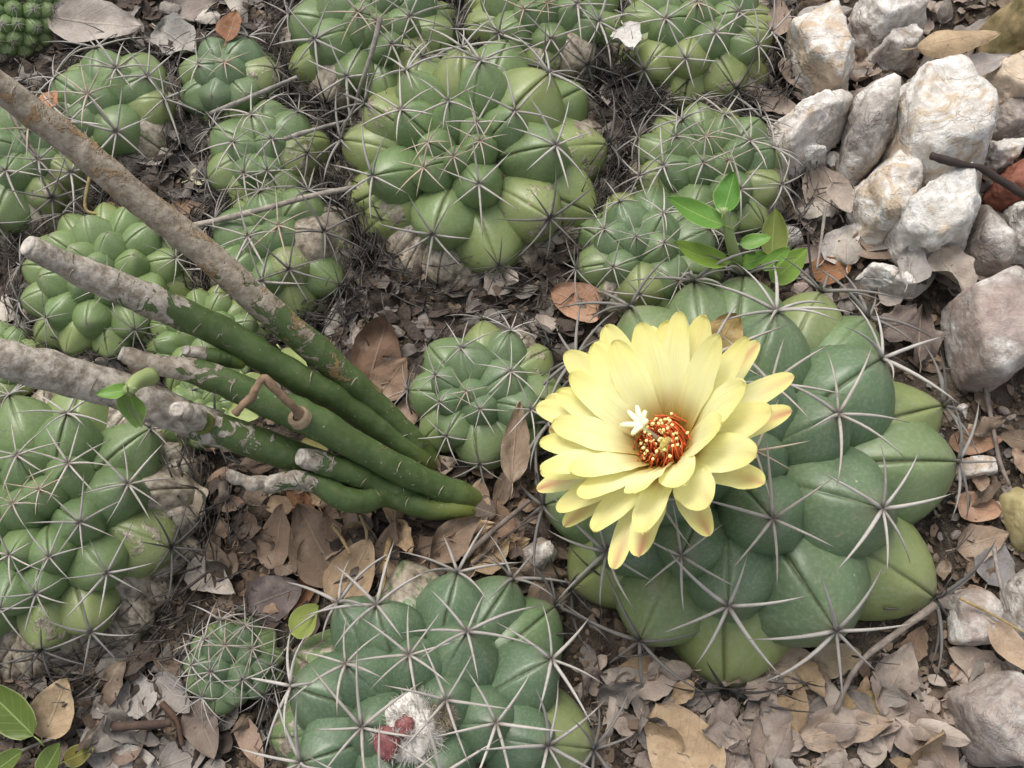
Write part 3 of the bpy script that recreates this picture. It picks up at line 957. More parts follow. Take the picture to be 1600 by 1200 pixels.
rock('grey slab under the wedge shaped white rock', [(1214, 238), (1292, 219), (1289, 251), (1229, 267)], 1.8, (.6, 0, .1), 35)
rock('upright rounded grey rock between the wedge and the biggest white rock', [(1341, 127), (1375, 120), (1405, 150), (1401, 210), (1390, 240), (1349, 255), (1322, 225), (1330, 165)], 3.4, (.50, .1, .05), 36, 24)
rock('biggest lumpy white rock of the pile', [(1416, 127), (1495, 111), (1540, 150), (1544, 210), (1532, 262), (1450, 281), (1412, 255), (1399, 210), (1405, 161)], 4.6, (.28, .3, .1), 37, 30)
rock('white rock with an orange brown crust', [(1349, 285), (1397, 240), (1431, 262), (1435, 300), (1394, 360), (1349, 352), (1339, 326)], 3.0, (.22, .55, .1), 38, 30)
rock('chalky white rock with a pointed lower end', [(1397, 337), (1446, 296), (1499, 276), (1532, 300), (1525, 364), (1457, 392), (1409, 375)], 3.2, (.15, .05, 0), 39, 30, 1.25, lift=.3)
rock('ochre stained flat rock under the curled grey leaf', [(1508, 124), (1600, 94), (1665, 130), (1650, 168), (1562, 169), (1532, 150)], 3.0, (.2, 1.0, .2), 40)
rock('grey rock half under the ochre stained one', [(1547, 172), (1620, 172), (1640, 215), (1555, 208)], 2.2, (.65, .1, .2), 41)
rock('small whitish rock above the red stone', [(1544, 225), (1592, 221), (1580, 258), (1540, 272)], 2.0, (.4, .1, 0), 42)
o = rock('red brown stone crossed by the charred stick', [(1574, 259), (1625, 240), (1640, 311), (1566, 321), (1549, 300)], 2.2, (.5, .2, 0), 43, 10)
o.data.materials[0] = m_plain('red_stone', (.16, .055, .035), (.30, .125, .085), 120, .85, .6, .002)
rock('long thin pale rock lying under the curled grey leaves', [(1332, 417), (1370, 406), (1460, 455), (1456, 466), (1392, 451), (1332, 434)], 1.6, (.35, .3, .1), 44)
rock('large smooth pinkish grey quartz stone', [(1494, 462), (1569, 431), (1612, 460), (1615, 560), (1561, 596), (1516, 592), (1497, 530)], 3.6, (.72, 0, .40), 45, 18, .5)
rock('tall grey brown stone with a fine grained face', [(1540, 311), (1577, 337), (1581, 416), (1555, 433), (1517, 386)], 2.4, (.85, 0, .3), 46, 12, .6)
rock('grey white rock beside the tall grainy stone', [(1582, 319), (1640, 315), (1650, 405), (1588, 396)], 2.4, (.5, 0, .05), 47)
rock('broad veined grey stone beside the leaf litter', [(1499, 1090), (1577, 1046), (1660, 1060), (1660, 1195), (1562, 1195), (1517, 1150)], 2.6, (.8, 0, .32), 48, 18, .6)
rock('smooth white stone next to the pale straw', [(1582, 905), (1620, 875), (1660, 920), (1640, 1000), (1590, 985)], 2.2, (.5, 0, .15), 49, 8, .5)
rock('flat tan stone under the pale straw', [(1491, 925), (1540, 917), (1572, 955), (1559, 1005), (1493, 1007)], 1.5, (.65, .15, .42), 50, 10, .7)
rock('flat cream stone pressed into the bare soil', [(1500, 716), (1555, 712), (1562, 738), (1505, 748)], 1.0, (.35, .35, .3), 51, 12, .7)
o = rock('yellow pebble lying at the edge of the bare soil', [(1583, 775), (1610, 762), (1625, 820), (1605, 855), (1585, 830)], 1.8, (.3, 1, 0), 52, 8, .5)
o.data.materials[0] = m_plain('yellow_stone', (.30, .25, .12), (.46, .40, .22), 120, .6, .3)
rock('mossy brown boulder behind the ochre stained rock', [(1562, 15), (1680, -50), (1720, 60), (1640, 92), (1580, 92)], 4.0, (.8, .9, .6), 53, 10).data.materials[0] = m_plain('mossy_stone', (.10, .085, .035), (.27, .205, .11), 90, .9, .7, .002)
rock('small whitish stone between the two large spiny cacti', [(822, 860), (852, 838), (872, 862), (850, 890), (828, 885)], 1.5, (.55, .1, .2), 54, 12, sub=4)
# rocks continuing outside the picture
for k, (x, y, s) in enumerate(((1720, 200, 60), (1740, 340, 55), (1700, 480, 60), (1560, -110, 70), (1400, -120, 60), (1690, -140, 70), (1270, -90, 50), (1800, 90, 60), (1720, 640, 50), (1740, 800, 45))):
    rr = random.Random(k + 90)
    rock('pale rock on the rim of the rock pile', [(x + s * rr.uniform(.7, 1.1) * math.cos(a), y + s * rr.uniform(.6, .9) * math.sin(a)) for a in [i * 6.283 / 7 for i in range(7)]],
         3, (rr.uniform(.2, .6), rr.uniform(0, .5), .2), 200 + k, sub=4, group='pale rocks round the pile')

def inside_cactus(x, y, k=.9):
    return any((x - c['G'].x) ** 2 + (y - c['G'].y) ** 2 < (c['R'] * k) ** 2 for c in CACTI)

# small pebbles: shared shapes
PEB = []
for k in range(6):
    rr = random.Random(k + 300)
    poly = [Vector((rr.uniform(.75, 1.1) * math.cos(a), rr.uniform(.6, 1) * math.sin(a), .3)) for a in [i * 6.283 / 6 for i in range(6)]]
    v, F = rock_shape(poly, Vector((0, 0, .3)), .9, k + 300, 3, 9, .8)
    PEB.append(mesh('pebble', v, F, M_ROCK))
def scatter_pebbles(n, box, smin, smax, label, group, seed, grey=(.2, .8)):
    rr = random.Random(seed); k = 0
    while k < n:
        x, y = rr.uniform(box[0], box[2]), rr.uniform(box[1], box[3])
        p = P(x, y, 0)
        if inside_cactus(p.x, p.y, 1.0): continue
        s = rr.uniform(smin, smax)
        o = obj('pebble', rr.choice(PEB), None, TRS((p.x, p.y, gz(p.x, p.y) + s * .2), Matrix.Rotation(rr.uniform(0, 6.28), 3, 'Z') @ Matrix.Rotation(rr.uniform(-.4, .4), 3, 'X'), (s, s * rr.uniform(.7, 1), s * rr.uniform(.6, .9))),
                (rr.uniform(*grey), rr.uniform(0, .6), rr.uniform(0, .6)))
        tag(o, label, 'pebble', group); k += 1
scatter_pebbles(75, (1225, -20, 1640, 480), .35, .85, 'small pale pebble wedged among the white rocks', 'pebbles among the white rocks', 61)
scatter_pebbles(40, (1490, 590, 1640, 900), .14, .42, 'tiny brownish pebble on the bare soil below the quartz stone', 'pebbles on the bare soil', 62, (.5, 1))
scatter_pebbles(16, (900, 1090, 1560, 1200), .18, .4, 'tiny brown pebble in the litter under the flowering cactus', 'pebbles under the flowering cactus', 63, (.7, 1))

# ------------------------------------------------------------------ leaves
def leaf_shape(L, W, kc, kl, twist, rag, seed, tipp=.9, basep=.7, NU=17, NV=9, wave=.05):
    """sheet along +y, kc = curl across (radians), kl = bend along (radians)"""
    v, uv, f = [], [], []
    y, z, an = 0.0, 0.0, -kl / 2
    for i in range(NU):
        u = i / (NU - 1)
        if i:
            an += kl / (NU - 1)
            y += L / (NU - 1) * math.cos(an); z += L / (NU - 1) * math.sin(an)
        prof = (math.sin(math.pi * min(1, u ** basep)) ** tipp) if 0 < u < 1 else 0
        w0 = W * .5 * prof + .015
        for j in range(NV):
            s = j / (NV - 1) * 2 - 1
            w = w0 * (1 + rag * noise.noise(Vector((u * 7 + seed, (1 if s > 0 else -1) * 3.0, seed * 1.7))))
            kk = kc * (.6 + .7 * noise.noise(Vector((u * 2.1, seed, 4 if s > 0 else 8))) + .4)
            if abs(kk) > 1e-3:
                x_, h_ = w * math.sin(s * kk / 2) / (kk / 2), w * (1 - math.cos(s * kk / 2)) / (kk / 2)
            else: x_, h_ = w * s, 0
            h_ += wave * W * noise.noise(Vector((u * 3.2 + seed, s * 1.6, seed * .7))) * (1 + abs(s)) + .02 * W * abs(s) + .045 * W * noise.noise(Vector((u * 9 + seed, s * 4.5, seed))) * (wave > .035)
            tw = twist * (u - .5)
            xx, hh = x_ * math.cos(tw) - h_ * math.sin(tw), x_ * math.sin(tw) + h_ * math.cos(tw)
            v.append((xx, y - hh * math.sin(an), z + hh * math.cos(an)))
            uv.append((j / (NV - 1), u))
    for i in range(NU - 1):
        for j in range(NV - 1):
            a = i * NV + j
            f.append((a, a + 1, a + NV + 1, a + NV))
    # petiole
    o = len(v)
    pv, pf, _ = tube([(0, -.18 * L, z * 0 - .02), (.01 * L, -.08 * L, 0), (0, .02, v[NV // 2][2])], [.016 * L ** .5 + .012, .014 * L ** .5 + .012, .02], 5)
    v += pv; uv += [(.5, 0)] * len(pv); f += [tuple(q + o for q in x) for x in pf]
    va = np.array(v); va[:, 1] -= L / 2
    return va, f, uv

TAN, PALE, BROWN, GREY, DARK, PINK, RUST, CREAM, OLIVE = (.36, .255, .155), (.46, .42, .365), (.175, .13, .095), (.25, .225, .20), (.095, .075, .062), (.40, .25, .17), (.25, .115, .05), (.52, .46, .31), (.27, .27, .07)
def settle(va, M3, x, y, lift):
    """heights: lay the leaf on soil, stones and flanks beneath its lowest point"""
    w = va @ np.array(M3.transposed())
    return gz(x, y) - w[:, 2].min() - .04 + lift

def leaf(label, px, py, Lpx, Wpx, ang, colr, kc=.6, kl=.3, tw=.2, rag=.15, z=0.3, tilt=(0, 0), seed=None, mat=None, name='dry_leaf', tipp=.8, flip=False, wave=.06, basep=.7, cat='leaf'):
    p = P(px, py, z); k = pxcm(p)
    L, W = Lpx / k, Wpx / k
    seed = seed if seed is not None else px * .37 + py * .11
    va, f, uv = leaf_shape(L, W, kc, kl, tw, rag, seed, tipp, basep, wave=wave)
    if flip: va[:, 2] *= -1
    M3 = Matrix.Rotation(math.radians(90 - ang) * -1 + 0, 3, 'Z') @ Matrix.Rotation(tilt[0], 3, 'X') @ Matrix.Rotation(tilt[1], 3, 'Y')
    zo = z
    if z < 1.35:                       # lies on the litter: its lowest edge reaches the soil or the leaves beneath
        zo = min(z, settle(va, M3, p.x, p.y, .12 + .3 * z))
        p = P(px, py, zo)
    o = obj(name, mesh(name, va, f, mat or M_LEAF, uv=uv), None, TRS((p.x, p.y, zo), M3, (1, 1, 1)), colr)
    tag(o, label, cat)
    return o

# angle: direction of the leaf's tip, degrees anticlockwise from the picture's right
leaf('round pinkish tan leaf with a pale folded rim below the fat tubercled cactus', 902, 470, 92, 62, 160, (.42, .24, .155), .8, .3, .1, .05, z=.9, tipp=.5, tilt=(.1, -.3))
leaf('upright tan leaf wedged between small cactus and flower', 806, 690, 130, 52, 85, (.36, .26, .19), .9, .3, .2, .1, z=2.3, tilt=(.3, .5))
leaf('yellowish tan leaf stuck behind the flower', 1133, 522, 76, 62, 60, (.42, .30, .12), .6, .4, .1, .06, z=4.9, tilt=(.3, .2), tipp=.6)
leaf('broad brown leaf standing in the dark hollow', 590, 545, 112, 84, 75, (.17, .105, .07), 1.3, .5, .4, .12, z=.9, tilt=(.3, .1), tipp=.6, wave=.14)
leaf('smaller brown leaf leaning on the broad brown leaf', 612, 590, 80, 62, 50, (.25, .165, .11), 1.0, .5, .2, .1, z=1.2, tilt=(.3, .2))
leaf('light tan folded leaf touching the woolly cactus', 552, 893, 120, 78, 60, (.42, .30, .19), 1.1, .5, .3, .05, z=1.3, tilt=(.25, .1), tipp=.6)
leaf('large flat brown leaf under the light tan folded leaf', 498, 850, 150, 105, 120, (.235, .165, .115), .7, .4, .2, .1, z=.7, tilt=(.1, .1))
leaf('long brown leaf left of the heap under the beaded stem', 432, 838, 105, 62, 80, (.26, .18, .125), .9, .4, .2, .1, z=.7, tilt=(.2, -.2))
leaf('pale tan leaf piece lying on the flat brown leaf', 510, 858, 60, 34, 10, (.38, .285, .20), .5, .4, .2, .2, z=1.1)
leaf('pale grey horn shaped leaf beside the wide corky cactus', 332, 905, 98, 60, -30, (.48, .43, .37), 1.7, .5, .5, .2, z=1.0, tilt=(.1, .2), basep=.5)
leaf('dark slate coloured leaf above the dwarf cactus', 430, 932, 95, 75, 20, (.15, .12, .115), .7, .3, .1, .05, z=.9, tipp=.6, tilt=(.1, .2))
leaf('rust brown curled leaf edge beside the slate coloured leaf', 478, 915, 90, 40, 60, (.24, .12, .06), 1.6, .5, .4, .1, z=1.0)
leaf('wavy brown leaf with rolled rim near the stem feet', 712, 838, 112, 62, 35, (.25, .18, .13), 1.5, .9, .8, .1, z=1.1, tilt=(.3, .3), wave=.14)
leaf('brown leaf lying under the lone straight twig', 778, 815, 90, 50, -40, (.20, .13, .09), .8, .4, .2, .1, z=.5)
leaf('twisted brown leaf under the straw coloured stalk', 605, 858, 95, 45, 75, (.26, .19, .14), 1.3, .6, .8, .1, z=.9, tilt=(.2, .2))
leaf('dull brown leaf lying flat behind the wavy one', 650, 870, 130, 75, 20, (.19, .13, .095), .5, .4, .1, .1, z=.5)
leaf('orange brown scrap under the white ringed stem', 470, 787, 62, 42, -40, (.30, .15, .075), 1.1, .6, .3, .2, z=.7)
leaf('large smooth tan leaf with curved veins at the litter edge', 1064, 1166, 150, 118, 120, (.44, .32, .20), .5, .35, .1, .02, z=1.34, tipp=.55, tilt=(.05, .1), wave=.03)
leaf('dull mauve brown leaf right of the smooth tan leaf', 1133, 1152, 120, 68, 95, (.255, .205, .175), .6, .4, .2, .06, z=.8, tilt=(.1, .1))
leaf('long shrivelled mauve brown leaf', 1190, 1150, 115, 40, 80, (.27, .21, .175), 1.3, .3, .5, .15, z=.7)
leaf('big crumpled tan leaf with a torn edge in the litter', 1322, 1140, 150, 62, 10, (.34, .26, .195), .7, .5, .3, .3, z=1.0, tilt=(.1, .15), wave=.12)
leaf('round yellowish tan leaf above the crumpled one', 1346, 1103, 68, 54, 20, (.40, .285, .145), .5, .4, .1, .04, z=1.1, tipp=.5)
leaf('olive brown leaf under the flowering cactus', 1308, 1030, 82, 52, 15, (.33, .26, .165), .7, .4, .1, .05, z=.8, tipp=.6)
leaf('soft brown leaf tucked below the cactus flank', 1245, 1045, 110, 70, -20, (.36, .28, .20), .7, .4, .1, .06, z=.6, tipp=.6)
leaf('broken grey brown leaf pieces by the veined stone', 1425, 1140, 150, 75, -60, (.285, .23, .195), .8, .4, .4, .4, z=.9, wave=.14)
leaf('curled brown strip in the litter by the veined stone', 1470, 1165, 120, 50, -70, (.29, .22, .175), 1.4, .5, .7, .3, z=1.0, wave=.12)
leaf('grey brown torn leaf above the broken pieces', 1400, 1060, 130, 72, 60, (.30, .25, .21), 1.0, .5, .4, .35, z=.8, wave=.14)
leaf('smooth tan leaf hanging over the veined stone', 1582, 1012, 92, 46, -55, (.40, .295, .205), .6, .5, .2, .04, z=1.5, tipp=.6)
leaf('pale brown leaf between the veined stone and flat tan stone', 1530, 1040, 110, 60, 150, (.33, .265, .215), .9, .4, .3, .2, z=.8)
leaf('pinkish tan leaf on the bare soil by the cactus flank', 1530, 793, 70, 48, -10, (.38, .23, .15), .6, .4, .1, .06, z=.4, tipp=.5)
leaf('brown leaf over grey scraps beside the dead spines', 1535, 845, 92, 58, 15, (.30, .225, .165), .9, .4, .3, .15, z=.6)
leaf('reddish brown leaf on soil near the cactus tip', 1525, 690, 88, 42, 5, (.28, .165, .105), .7, .3, .2, .1, z=.4)
leaf('slate grey scrap under the brown leaf', 1555, 880, 75, 62, 60, (.22, .21, .21), .6, .3, .1, .2, z=.3)
leaf('pale grey spoon shaped leaf on dark soil', 214, 1085, 78, 62, -80, (.40, .37, .34), .5, .4, .2, .05, z=.7, basep=1.3, tipp=.7)
leaf('grey leaf tilted beside the dwarf cactus', 268, 1085, 88, 52, -40, (.30, .27, .25), .7, .3, .2, .08, z=.8, tilt=(.15, .2))
leaf('large dusty grey leaf under the dark twig', 168, 1140, 130, 78, 100, (.27, .245, .22), .6, .4, .2, .1, z=.6)
leaf('folded tan leaf with an orange vein left of the soil patch', 86, 1105, 105, 72, 65, (.42, .31, .19), 1.0, .4, .2, .05, z=1.4, tilt=(.35, .2), tipp=.7)
leaf('curled dark leaf in the corner litter', 205, 1165, 70, 50, 40, (.21, .155, .125), 1.8, .5, .4, .1, z=.7)
leaf('pale leaf under the curled dark leaf', 215, 1192, 90, 45, -20, (.38, .35, .31), .6, .4, .2, .1, z=.6)
leaf('brown leaf leaning on the dwarf cactus foot', 318, 1140, 105, 62, -60, (.19, .15, .125), 1.1, .4, .4, .1, z=.8, tilt=(.2, .2))
leaf('light brown leaf strip beside the woolly cactus skirt', 392, 1160, 95, 38, -60, (.34, .245, .18), 1.2, .3, .4, .1, z=.9)
leaf('grey leaf under the brown leaning one', 290, 1185, 85, 62, 20, (.28, .255, .23), .8, .4, .3, .1, z=.7)
leaf('wide speckled grey leaf above the starry cactus', 150, 34, 165, 78, -12, (.36, .32, .285), .9, .4, .3, .1, z=1.5, tilt=(.1, .25))
leaf('rough grey white leaf piece beside the egg shaped cactus', 278, 62, 100, 62, -40, (.40, .38, .35), 1.0, .5, .5, .3, z=1.1, tilt=(.2, .2), wave=.14)
leaf('curled brown leaf with a bright rim over the egg shaped cactus', 361, 40, 62, 46, 80, (.27, .135, .075), 2.2, .4, .3, .05, z=2.3)
leaf('dull leaf behind the curled brown one', 300, 15, 90, 50, 20, (.28, .24, .21), 1.0, .5, .4, .2, z=1.0)
leaf('ragged whitish leaf hung between two cacti', 982, 58, 100, 48, -85, (.55, .53, .50), .8, .4, .4, .35, z=2.9, tilt=(.5, .3), wave=.12)
leaf('long tan curled leaf on top of the rock pile', 1500, 62, 142, 52, 12, (.40, .295, .18), 1.3, .4, .2, .05, z=2.9, flip=True)
leaf('grey leaf with a turned tip below the long tan leaf', 1540, 98, 90, 40, 20, (.30, .27, .25), 1.1, .5, .4, .06, z=3.0)
leaf('grey leaf with rolled edge left of the smooth pale rock', 1290, 18, 92, 44, 10, (.34, .31, .285), 1.4, .4, .4, .08, z=1.8, flip=True)
leaf('narrow brown leaf above the squarish rock', 1217, 28, 70, 40, 80, (.30, .23, .185), 1.2, .3, .2, .1, z=1.4)
leaf('brown leaf tucked under the squarish rock', 1245, 118, 78, 46, -60, (.27, .215, .175), .9, .4, .3, .1, z=1.2)
leaf('grey leaf roll at the foot of the squarish rock', 1215, 165, 80, 42, -20, (.34, .28, .235), 1.2, .4, .3, .1, z=.9)
leaf('rust coloured leaf between seedling and long thin rock', 1298, 422, 68, 48, 10, (.26, .125, .06), .9, .4, .1, .05, z=1.2, tipp=.55)
leaf('papery white leaf above the rust coloured leaf', 1316, 378, 92, 52, 45, (.52, .48, .44), .8, .5, .4, .2, z=1.3)
leaf('broad grey brown leaf below the grey slab', 1288, 292, 100, 85, 110, (.285, .235, .195), .6, .4, .2, .1, z=1.2)
leaf('torn pale leaf tip on the broad grey brown leaf', 1315, 310, 60, 42, -70, (.38, .32, .27), 1.0, .5, .3, .3, z=1.6)
leaf('brown folded leaf under the chalky rock', 1372, 385, 92, 52, -10, (.25, .185, .14), .8, .4, .2, .08, z=1.1)
leaf('curly grey leaf with scrolled edge above the quartz stone', 1425, 412, 78, 62, 70, (.33, .31, .29), 2.0, .6, .6, .1, z=1.6, wave=.15)
leaf('crumpled tan grey leaf touching the quartz stone', 1492, 425, 95, 75, -70, (.36, .31, .265), 1.6, .7, .7, .15, z=1.7, wave=.18)
leaf('dark shrivelled leaf left of the quartz stone', 1440, 520, 100, 70, 80, (.12, .095, .085), 1.8, .7, .8, .3, z=.9, wave=.25)
leaf('second dark shrivelled leaf by the cactus flank', 1405, 500, 85, 55, 40, (.17, .14, .125), 1.6, .7, .8, .3, z=.9, wave=.25)
leaf('small pale leaf above the dark shrivelled ones', 1395, 455, 60, 42, 40, (.42, .37, .33), .9, .4, .3, .1, z=.9)
leaf('brown leaf in the crack left of the upright grey rock', 1338, 110, 42, 74, 85, (.30, .235, .19), 1.2, .3, .2, .1, z=1.3)
leaf('tan leaf lying under the long tan stem', 102, 358, 88, 58, 60, (.40, .315, .215), .8, .4, .2, .06, z=.9)
leaf('orange tan leaf against the long tan stem', 178, 342, 72, 46, -30, (.42, .27, .145), .9, .4, .2, .06, z=.9)
leaf('orange brown scrap beside the starry cactus', 78, 155, 40, 34, 60, (.40, .19, .09), .7, .4, .2, .1, z=2.6)
leaf('cream coloured leaf lying by the many spined cactus', 326, 269, 66, 34, 25, (.56, .51, .35), .8, .4, .1, .04, z=1.0)
leaf('brown leaf under the long pale stick', 295, 332, 70, 48, 10, (.26, .17, .11), .9, .4, .2, .1, z=.8)
leaf('yellow brown scrap near the corky foot', 462, 172, 40, 28, 40, (.38, .34, .13), 1.0, .5, .3, .2, z=1.2)
leaf('small tan leaf beside the green stems foot', 638, 640, 74, 40, 70, (.33, .235, .175), .9, .4, .3, .1, z=.7)
leaf('grey leaf scrap among stems', 160, 570, 80, 50, 10, (.27, .24, .22), .8, .4, .3, .2, z=.8)
leaf('pale shredded leaf below the cut stem', 300, 775, 90, 50, -60, (.34, .285, .215), 1.4, .5, .7, .4, z=1.0, wave=.2)
leaf('brown rolled leaf at the foot of the small round cactus', 905, 728, 44, 34, 60, (.30, .21, .155), 1.8, .4, .2, .05, z=.7)

leaf('brown cupped leaf heaped over the stem feet', 742, 806, 72, 48, 30, (.25, .18, .125), 1.2, .5, .4, .12, z=.9, wave=.14)
leaf('tan leaf leaning against the foot of the lowest stem', 748, 776, 60, 40, 80, (.30, .215, .15), 1.0, .5, .3, .1, z=.8, tilt=(.3, .2), wave=.12)
leaf('grey brown leaf tucked at the foot of the upper stems', 690, 728, 52, 36, 20, (.27, .21, .165), 1.0, .5, .3, .1, z=.7, tilt=(.2, .2), wave=.12)
# scattered litter, by the place it lies in
LM = []
curls = [''] * 14
for k in range(14):
    rr = random.Random(k + 400)
    va, f, uv = leaf_shape(2.2, rr.uniform(.9, 1.5), rr.uniform(.4, 2.0), rr.uniform(.2, .9), rr.uniform(-.8, .8), rr.uniform(.05, .35), k * 3.3, rr.uniform(.55, .95), NU=12, NV=7, wave=rr.uniform(.05, .2))
    LM.append((va, mesh('dry_leaf', va, f, M_LEAF, uv=uv), curls[k]))
MARKS = [(c['G'], c['R'], n) for c, n in zip(CACTI, (
    'the flowering cactus', 'the woolly cactus', 'the fat tubercled cactus', 'the wide corky cactus', 'the small round cactus', 'the low cactus behind the seedling',
    'the cactus by the wedge shaped rock', 'the cactus by the layered rock', 'the cactus with the ragged leaf', 'the densely spined cactus', 'the egg shaped cactus',
    'the many spined small cactus', 'the cactus under the long pale stick', 'the starry spined cactus', 'the cactus under the wiry stalk', 'the bald cactus',
    'the half hidden cactus', 'the pale cactus among the stems', 'the tiny cactus under the cut stem', 'the dwarf cactus', 'the finely spined dark cactus'))]
MARKS += [(P(x, y, 0), 1.0, n) for x, y, n in ((560, 800, 'the green stems'), (730, 850, 'the straight brown twig'), (1280, 90, 'the squarish layered rock'), (1265, 195, 'the wedge shaped rock'), (1362, 190, 'the upright grey rock'),
    (1470, 200, 'the biggest white rock'), (1385, 305, 'the crusted white rock'), (1465, 340, 'the chalky white rock'), (1395, 435, 'the long thin rock'), (1555, 510, 'the quartz stone'),
    (1560, 1120, 'the veined stone'), (1530, 965, 'the flat tan stone'), (1530, 730, 'the flat cream stone'), (1060, 1165, 'the smooth tan leaf'), (1322, 1140, 'the crumpled tan leaf'), (600, 550, 'the broad brown leaf'),
    (86, 1105, 'the folded tan leaf'), (214, 1085, 'the spoon shaped grey leaf'), (550, 890, 'the light tan folded leaf'), (1300, 420, 'the rust coloured leaf'), (1560, 60, 'the long tan leaf'))]
TONES = {'grey': GREY, 'pale grey': PALE, 'dark brown': DARK, 'brown': BROWN, 'tan': TAN, 'mauve brown': (.32, .26, .22), 'light mauve': (.43, .365, .31), 'warm brown': (.29, .20, .14)}
MASS = Bag(); MASS_UV, MASS_C = [], []
def lay(rr, p, smin, smax):
    k = rr.randrange(len(LM)); s = rr.uniform(smin, smax)
    M3 = Matrix.Rotation(rr.uniform(0, 6.28), 3, 'Z') @ Matrix.Rotation(rr.gauss(0, .3), 3, 'X') @ Matrix.Rotation(rr.gauss(0, .3) + (math.pi if rr.random() < .35 else 0), 3, 'Y') @ Matrix.Scale(s, 3)
    return k, M3, s
def free(p, k=.96):
    return not inside_cactus(p.x, p.y, k) and not any((c.x - p.x) ** 2 + (c.y - p.y) ** 2 < (r * .6) ** 2 for c, r in ROCKS)
def scatter_leaves(n, box, seed, tones, smin=.5, smax=1.1):
    rr = random.Random(seed); k = 0; tries = 0
    while k < n and tries < n * 40:
        tries += 1
        p = P(rr.uniform(box[0], box[2]), rr.uniform(box[1], box[3]), 0)
        if not free(p): continue
        i, M3, s = lay(rr, p, smin, smax)
        va, me, curl = LM[i]
        zz = settle(va, M3, p.x, p.y, rr.choice((.05, .15, .25, .35)))
        tn = rr.choice(tones); c = TONES[tn]; b = rr.uniform(.8, 1.2)
        o = obj('dry_leaf', me, None, TRS((p.x, p.y, zz), M3, (1, 1, 1)), tuple(min(1, q * b) for q in c))
        mk = min(MARKS, key=lambda m: (m[0] - p).length - m[1])[2]
        size = 'small ' if s < .6 * (smin + smax) / .95 and s < .62 else ('big ' if s > .98 else '')
        tag(o, '%s%s%s leaf in the litter beside %s' % (size, curl, tn, mk), 'leaf', 'loose litter beside ' + mk[4:]); k += 1
def mass_leaves(n, box, seed, tones, smin, smax, out=False):
    rr = random.Random(seed); k = 0; tries = 0
    while k < n and tries < n * 30:
        tries += 1
        x, y = rr.uniform(box[0], box[2]), rr.uniform(box[1], box[3])
        if out and -30 < x < 1630 and -30 < y < 1230: continue
        p = P(x, y, 0)
        if not free(p, .9): continue
        i, M3, s = lay(rr, p, smin, smax)
        va, f, uv = LOWM[i]
        w = va @ np.array(M3.transposed()); zz = settle(va, M3, p.x, p.y, rr.choice((0, 0, .05, .1)))
        MASS.add(w + np.array((p.x, p.y, zz)), f); MASS_UV.extend(uv)
        c = TONES[rr.choice(tones)]; b = rr.uniform(.6, 1.15)
        MASS_C.extend([tuple(min(1, q * b) for q in c)] * len(va)); k += 1
LOWM = []
for k in range(14):
    rr = random.Random(k + 400)
    va, f, uv = leaf_shape(2.2, rr.uniform(.9, 1.5), rr.uniform(.4, 2.0), rr.uniform(.2, .9), rr.uniform(-.8, .8), rr.uniform(.05, .35), k * 3.3, rr.uniform(.55, .95), NU=8, NV=5, wave=rr.uniform(.05, .2))
    LOWM.append((va, f, uv))
scatter_leaves(42, (1180, -20, 1610, 470), 71, ('grey', 'brown', 'pale grey', 'mauve brown'), .6, 1.2)
scatter_leaves(72, (930, 1040, 1610, 1210), 72, ('mauve brown', 'light mauve', 'mauve brown', 'grey', 'tan'), .5, 1.05)
scatter_leaves(18, (1400, 480, 1610, 1050), 73, ('brown', 'warm brown', 'grey'), .4, .8)
scatter_leaves(44, (330, 740, 880, 960), 74, ('brown', 'dark brown', 'warm brown', 'tan'), .6, 1.05)
scatter_leaves(26, (-10, 1030, 440, 1210), 75, ('grey', 'dark brown', 'brown'), .5, 1.05)
scatter_leaves(26, (-10, -10, 980, 620), 76, ('grey', 'pale grey', 'brown', 'light mauve'), .5, 1.05)
mass_leaves(330, (1180, -40, 1640, 480), 81, ('grey', 'brown', 'dark brown', 'mauve brown'), .3, .8)
mass_leaves(300, (900, 1030, 1640, 1240), 82, ('mauve brown', 'light mauve', 'brown', 'grey'), .25, .6)
mass_leaves(90, (1380, 470, 1640, 1050), 83, ('brown', 'warm brown', 'grey'), .15, .4)
mass_leaves(260, (330, 700, 880, 970), 84, ('brown', 'dark brown', 'warm brown'), .3, .75)
mass_leaves(200, (-30, 1020, 450, 1240), 85, ('grey', 'dark brown', 'brown', 'dark brown'), .3, .7)
mass_leaves(900, (-40, -40, 1000, 640), 86, ('grey', 'dark brown', 'dark brown', 'dark brown', 'grey'), .3, .8)
mass_leaves(420, (-500, -400, 2100, 1500), 87, ('grey', 'brown', 'tan', 'dark brown'), .6, 1.3, True)
def m_mass():
    s = NT('leaf_mass', .8, .2)
    q = s.n('ShaderNodeAttribute', attribute_name='tint'); n = s.noise(s.co(), 150, 5, .65); n2 = s.noise(s.co(), 600, 3)
    s.base(s.mix(s.ss(n, .35, .7, 0, .7), q.outputs['Color'], s.mix(.6, q.outputs['Color'], (.06, .04, .028)))); s.bump(s.ma('ADD', n, n2), .6, .001)
    return s.m
ob = wobj('leaf_litter', MASS.v, MASS.f, m_mass(), origin=(0, 0, 0))
ca = ob.data.color_attributes.new('tint', 'FLOAT_COLOR', 'POINT')
ca.data.foreach_set('color', np.hstack([np.array(MASS_C), np.ones((len(MASS_C), 1))]).astype(np.float32).ravel())
tag(ob, 'mass of small broken dry leaves covering the soil everywhere', 'litter', kind='stuff')

